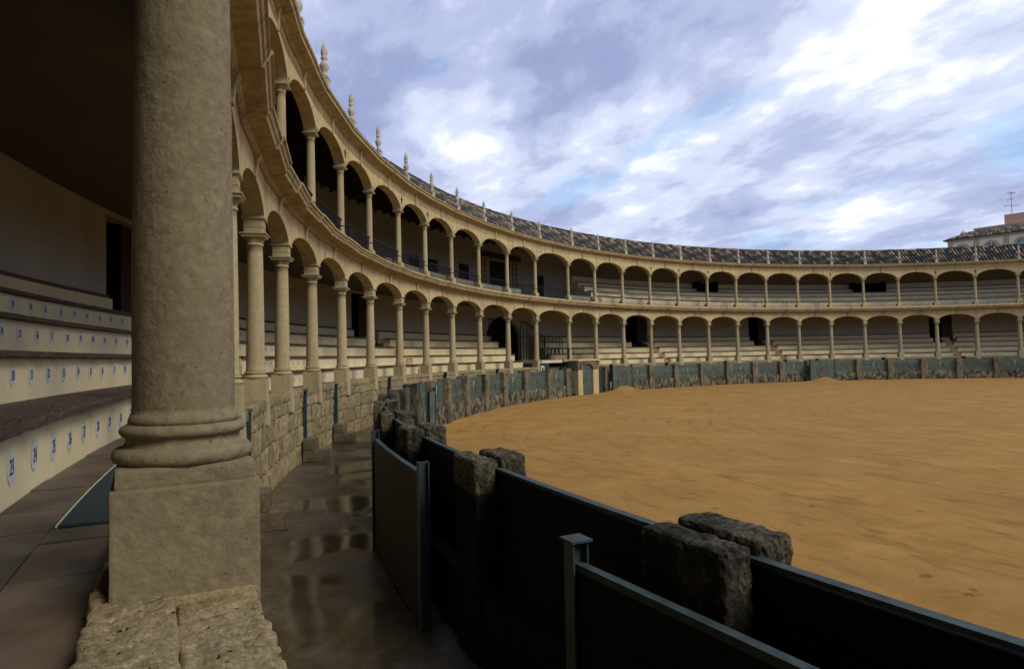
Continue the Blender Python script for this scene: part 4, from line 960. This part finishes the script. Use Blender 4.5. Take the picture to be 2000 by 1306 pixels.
def rail_path(label, pts, zbot, n, r=0.032, grp=None):
    t = thing('iron_railing', label, 'railing', pts[0], 0, grp); P = [Vector(p) for p in pts]
    MB().tube(P, r * 1.2, 6).obj('handrail', M_iron, t); m_ = MB(); tot = sum((P[i + 1] - P[i]).length for i in range(len(P) - 1))
    for i in range(len(P) - 1):
        L = (P[i + 1] - P[i]).length; c = max(1, int(round(n * L / tot)))
        for k in range(c + 1):
            q = P[i].lerp(P[i + 1], k / c); zb_ = zbot if not callable(zbot) else zbot(q); m_.tube([(q.x, q.y, zb_), q], 0.026, 4)
    m_.obj('baluster', M_iron, t, kind='stuff'); return t
rail_path('iron balcony railing on the yellow slab above the passage mouth', [pol(34.9, -157.0 - 9.7 * i / 6, H + 0.41) for i in range(7)], H - 0.29, 52, grp='balcony and stair railings')
rail_path('curved stair railing dropping right from the big arched doorway', [pol(37.6, -160.0, H + 2.19), pol(37.3, -160.3, H + 2.15), pol(37.0, -160.8, H + 1.8), pol(36.7, -161.3, H + 1.35), pol(36.5, -161.6, H + 1.22), pol(36.5, -164.6, H + 1.22)], H - 0.2, 26, grp='balcony and stair railings')
rail_path('iron stair railing at the left side of the big arched doorway', [pol(38.0, -155.9, H + 2.3), pol(37.6, -156.2, H + 2.2), pol(37.2, -156.25, H + 1.8), pol(36.6, -156.3, H + 1.5)], H + 0.3, 14, grp='balcony and stair railings')
rail_path('iron gate railing across the foot of the big arched doorway', [pol(36.5, -159.35, H + 1.2), pol(36.4, -161.5, H + 1.2)], H - 0.28, 14, grp='balcony and stair railings')

# ================================================================= FLOOR MAT
mt = thing('floor_mat', 'teal carpet mat with a pale edge on the flagstones beside the foreground pedestal', 'mat', pol(35.25, -96.6, FLOOR))
MB().pbox(35.175, 35.425, -95.5, -99.5, FLOOR + 0.006, FLOOR + 0.016, 5).obj('carpet', M_mat, mt); MB().pbox(35.425, 35.434, -95.5, -99.5, FLOOR + 0.006, FLOOR + 0.017, 5).obj('edging', M_matedge, mt)

# ================================================================= BUILDING BEHIND
P0, P1 = Vector((-36.32, 43.38, 0)), Vector((-29.15, 44.2, 0)); ux_ = (P1 - P0).normalized(); uy_ = Vector((-ux_.y, ux_.x, 0)); brz = math.atan2(ux_.y, ux_.x)
bl = thing('town_building', 'cream building with arched teal windows and tiled roof rising behind the bullring', 'building', P0)
ZBE = H + 12.0
def bp(x, y, z): return P0 + ux_ * x + uy_ * y + Vector((0, 0, z))
def bbox(m_, x0, x1, y0, y1, z0, z1): return m_.box(bp((x0 + x1) / 2, (y0 + y1) / 2, (z0 + z1) / 2), (x1 - x0, y1 - y0, z1 - z0), brz)
bbox(MB(), 0.4, 17, 0.3, 9, 0, ZBE - .1).obj('wall', M_bwall, bl)
for x in (0.3, 2.75, 5.4, 8.05, 10.7): bbox(MB(), x, x + 0.42, 0.2, 0.297, 0, ZBE - 0.35).obj('pilaster', M_btrim, bl)
bbox(MB(), 0.2, 17, 0.12, 0.295, ZBE - 0.35, ZBE - 0.12).obj('eaves_band', M_btrim, bl)
for x in (1.66, 4.3, 6.95, 9.6, 12.25):
    zc_ = ZBE - 1.38; fr = MB(); vs = []; n = 14
    for k in range(n + 1):
        th = pi * k / n
        for r in (0.46, 0.72): vs.append(bp(x + r * cos(th), 0.22, zc_ + r * sin(th)))
        for r in (0.46, 0.72): vs.append(bp(x + r * cos(th), 0.298, zc_ + r * sin(th)))
    fr.add(vs, [f for k in range(n) for f in ((4 * k, 4 * k + 1, 4 * k + 5, 4 * k + 4), (4 * k + 1, 4 * k + 3, 4 * k + 7, 4 * k + 5), (4 * k, 4 * k + 4, 4 * k + 6, 4 * k + 2))])
    bbox(fr, x - .72, x - .46, 0.22, 0.298, zc_ - 1.6, zc_); bbox(fr, x + .46, x + .72, 0.22, 0.298, zc_ - 1.6, zc_)
    f_ = fr.obj('window', M_btrim, bl)
    gl = MB(); vs = [bp(x + 0.46 * cos(pi * k / n), 0.285, zc_ + 0.46 * sin(pi * k / n)) for k in range(n + 1)] + [bp(x - 0.46, 0.285, zc_ - 1.6), bp(x + 0.46, 0.285, zc_ - 1.6)]
    gl.add(vs, [tuple(range(len(vs)))]); gl.obj('pane', M_bglass, f_)
    mu = MB(); bbox(mu, x - .025, x + .025, 0.25, 0.28, zc_ - 1.6, zc_ + 0.46); bbox(mu, x - .46, x + .46, 0.25, 0.28, zc_ - 0.02, zc_ + 0.03); mu.obj('mullion', M_bwall, f_)
rf = MB(); rv = [bp(-0.1, 0.0, ZBE - .1), bp(17, 0.0, ZBE - .1), bp(17, 3.2, ZBE + 0.93), bp(1.3, 3.2, ZBE + 0.93), bp(-0.1, 9, ZBE - .1), bp(17, 9, ZBE - .1), bp(-0.1, 0.0, ZBE - .2), bp(17, 0, ZBE - .2), bp(-.1, 9, ZBE - .2), bp(17, 9, ZBE - .2)]
rf.add(rv, [(0, 1, 2, 3), (0, 3, 4), (3, 2, 5, 4), (0, 6, 7, 1), (0, 4, 8, 6), (6, 8, 9, 7)]); rfo = rf.obj('roof', M_tile, bl)
m_ = MB()
for c in range(74):
    x = -0.05 + c * 0.23
    for k in range(8):
        t0, t1 = k / 8 - .01, (k + 1) / 8 + .01
        if x < 1.4 * t1: continue
        vs = []
        for t, r, u_ in ((t0, 0.095, 0.03), (t1, 0.08, 0.0)):
            for q in range(5): th = pi * q / 4; vs.append(bp(x + r * cos(th), 3.2 * t, ZBE - .1 + 1.03 * t + u_ + r * sin(th)))
        m_.add(vs, [(q, q + 1, q + 6, q + 5) for q in range(4)] + [(4, 3, 2, 1, 0)])
m_.obj('roof_tile', M_tile, bl, kind='stuff', fix=False)
bbox(MB(), 1.7, 17, 4.2, 8.5, ZBE + .3, ZBE + 1.36).obj('parapet', M_bwall, bl); bbox(MB(), 1.6, 17, 4.1, 4.195, ZBE + 1.2, ZBE + 1.40).obj('parapet_trim', M_btrim, bl)
bbox(MB(), 4.4, 17, 4.6, 8.2, ZBE + 1.37, ZBE + 2.5).obj('roof_room', M_pink, bl)
v = MB(); v.lathe([(0.42, 0), (0.42, 0.08), (0.28, 0.2), (0.20, 0.36), (0.06, 0.44), (0.01, 0.46)], 12, tuple(bp(0.95, 3.4, ZBE + 0.85))); v.obj('roof_vent', M_wpaint, bl, smooth=True)
an = thing('tv_antenna', 'thin rooftop television antenna against the clouds at the far right', 'antenna', bp(4.95, 5.2, ZBE + 2.5))
b0 = bp(4.95, 5.2, ZBE + 2.5); MB().tube([b0, b0 + Vector((0, 0, 2.6))], 0.04, 5).obj('mast', M_metal, an)
for z, n_, L, rot in ((2.4, 6, 0.75, 20), (1.75, 8, 0.9, -10), (1.0, 3, 1.3, 35)):
    m_ = MB(); c = b0 + Vector((0, 0, z)); dr_ = (ux_ * cos(rad(rot)) + uy_ * sin(rad(rot))); pr_ = Vector((-dr_.y, dr_.x, 0))
    m_.tube([c - dr_ * L / 2, c + dr_ * L / 2], 0.03, 4)
    for k in range(n_): q = c + dr_ * (L * (k / (n_ - 1) - 0.5)); m_.tube([q - Vector((0, 0, 0.16)) - pr_ * .12, q + Vector((0, 0, 0.16)) + pr_ * .12], 0.022, 4)
    m_.obj('aerial', M_metal, an)
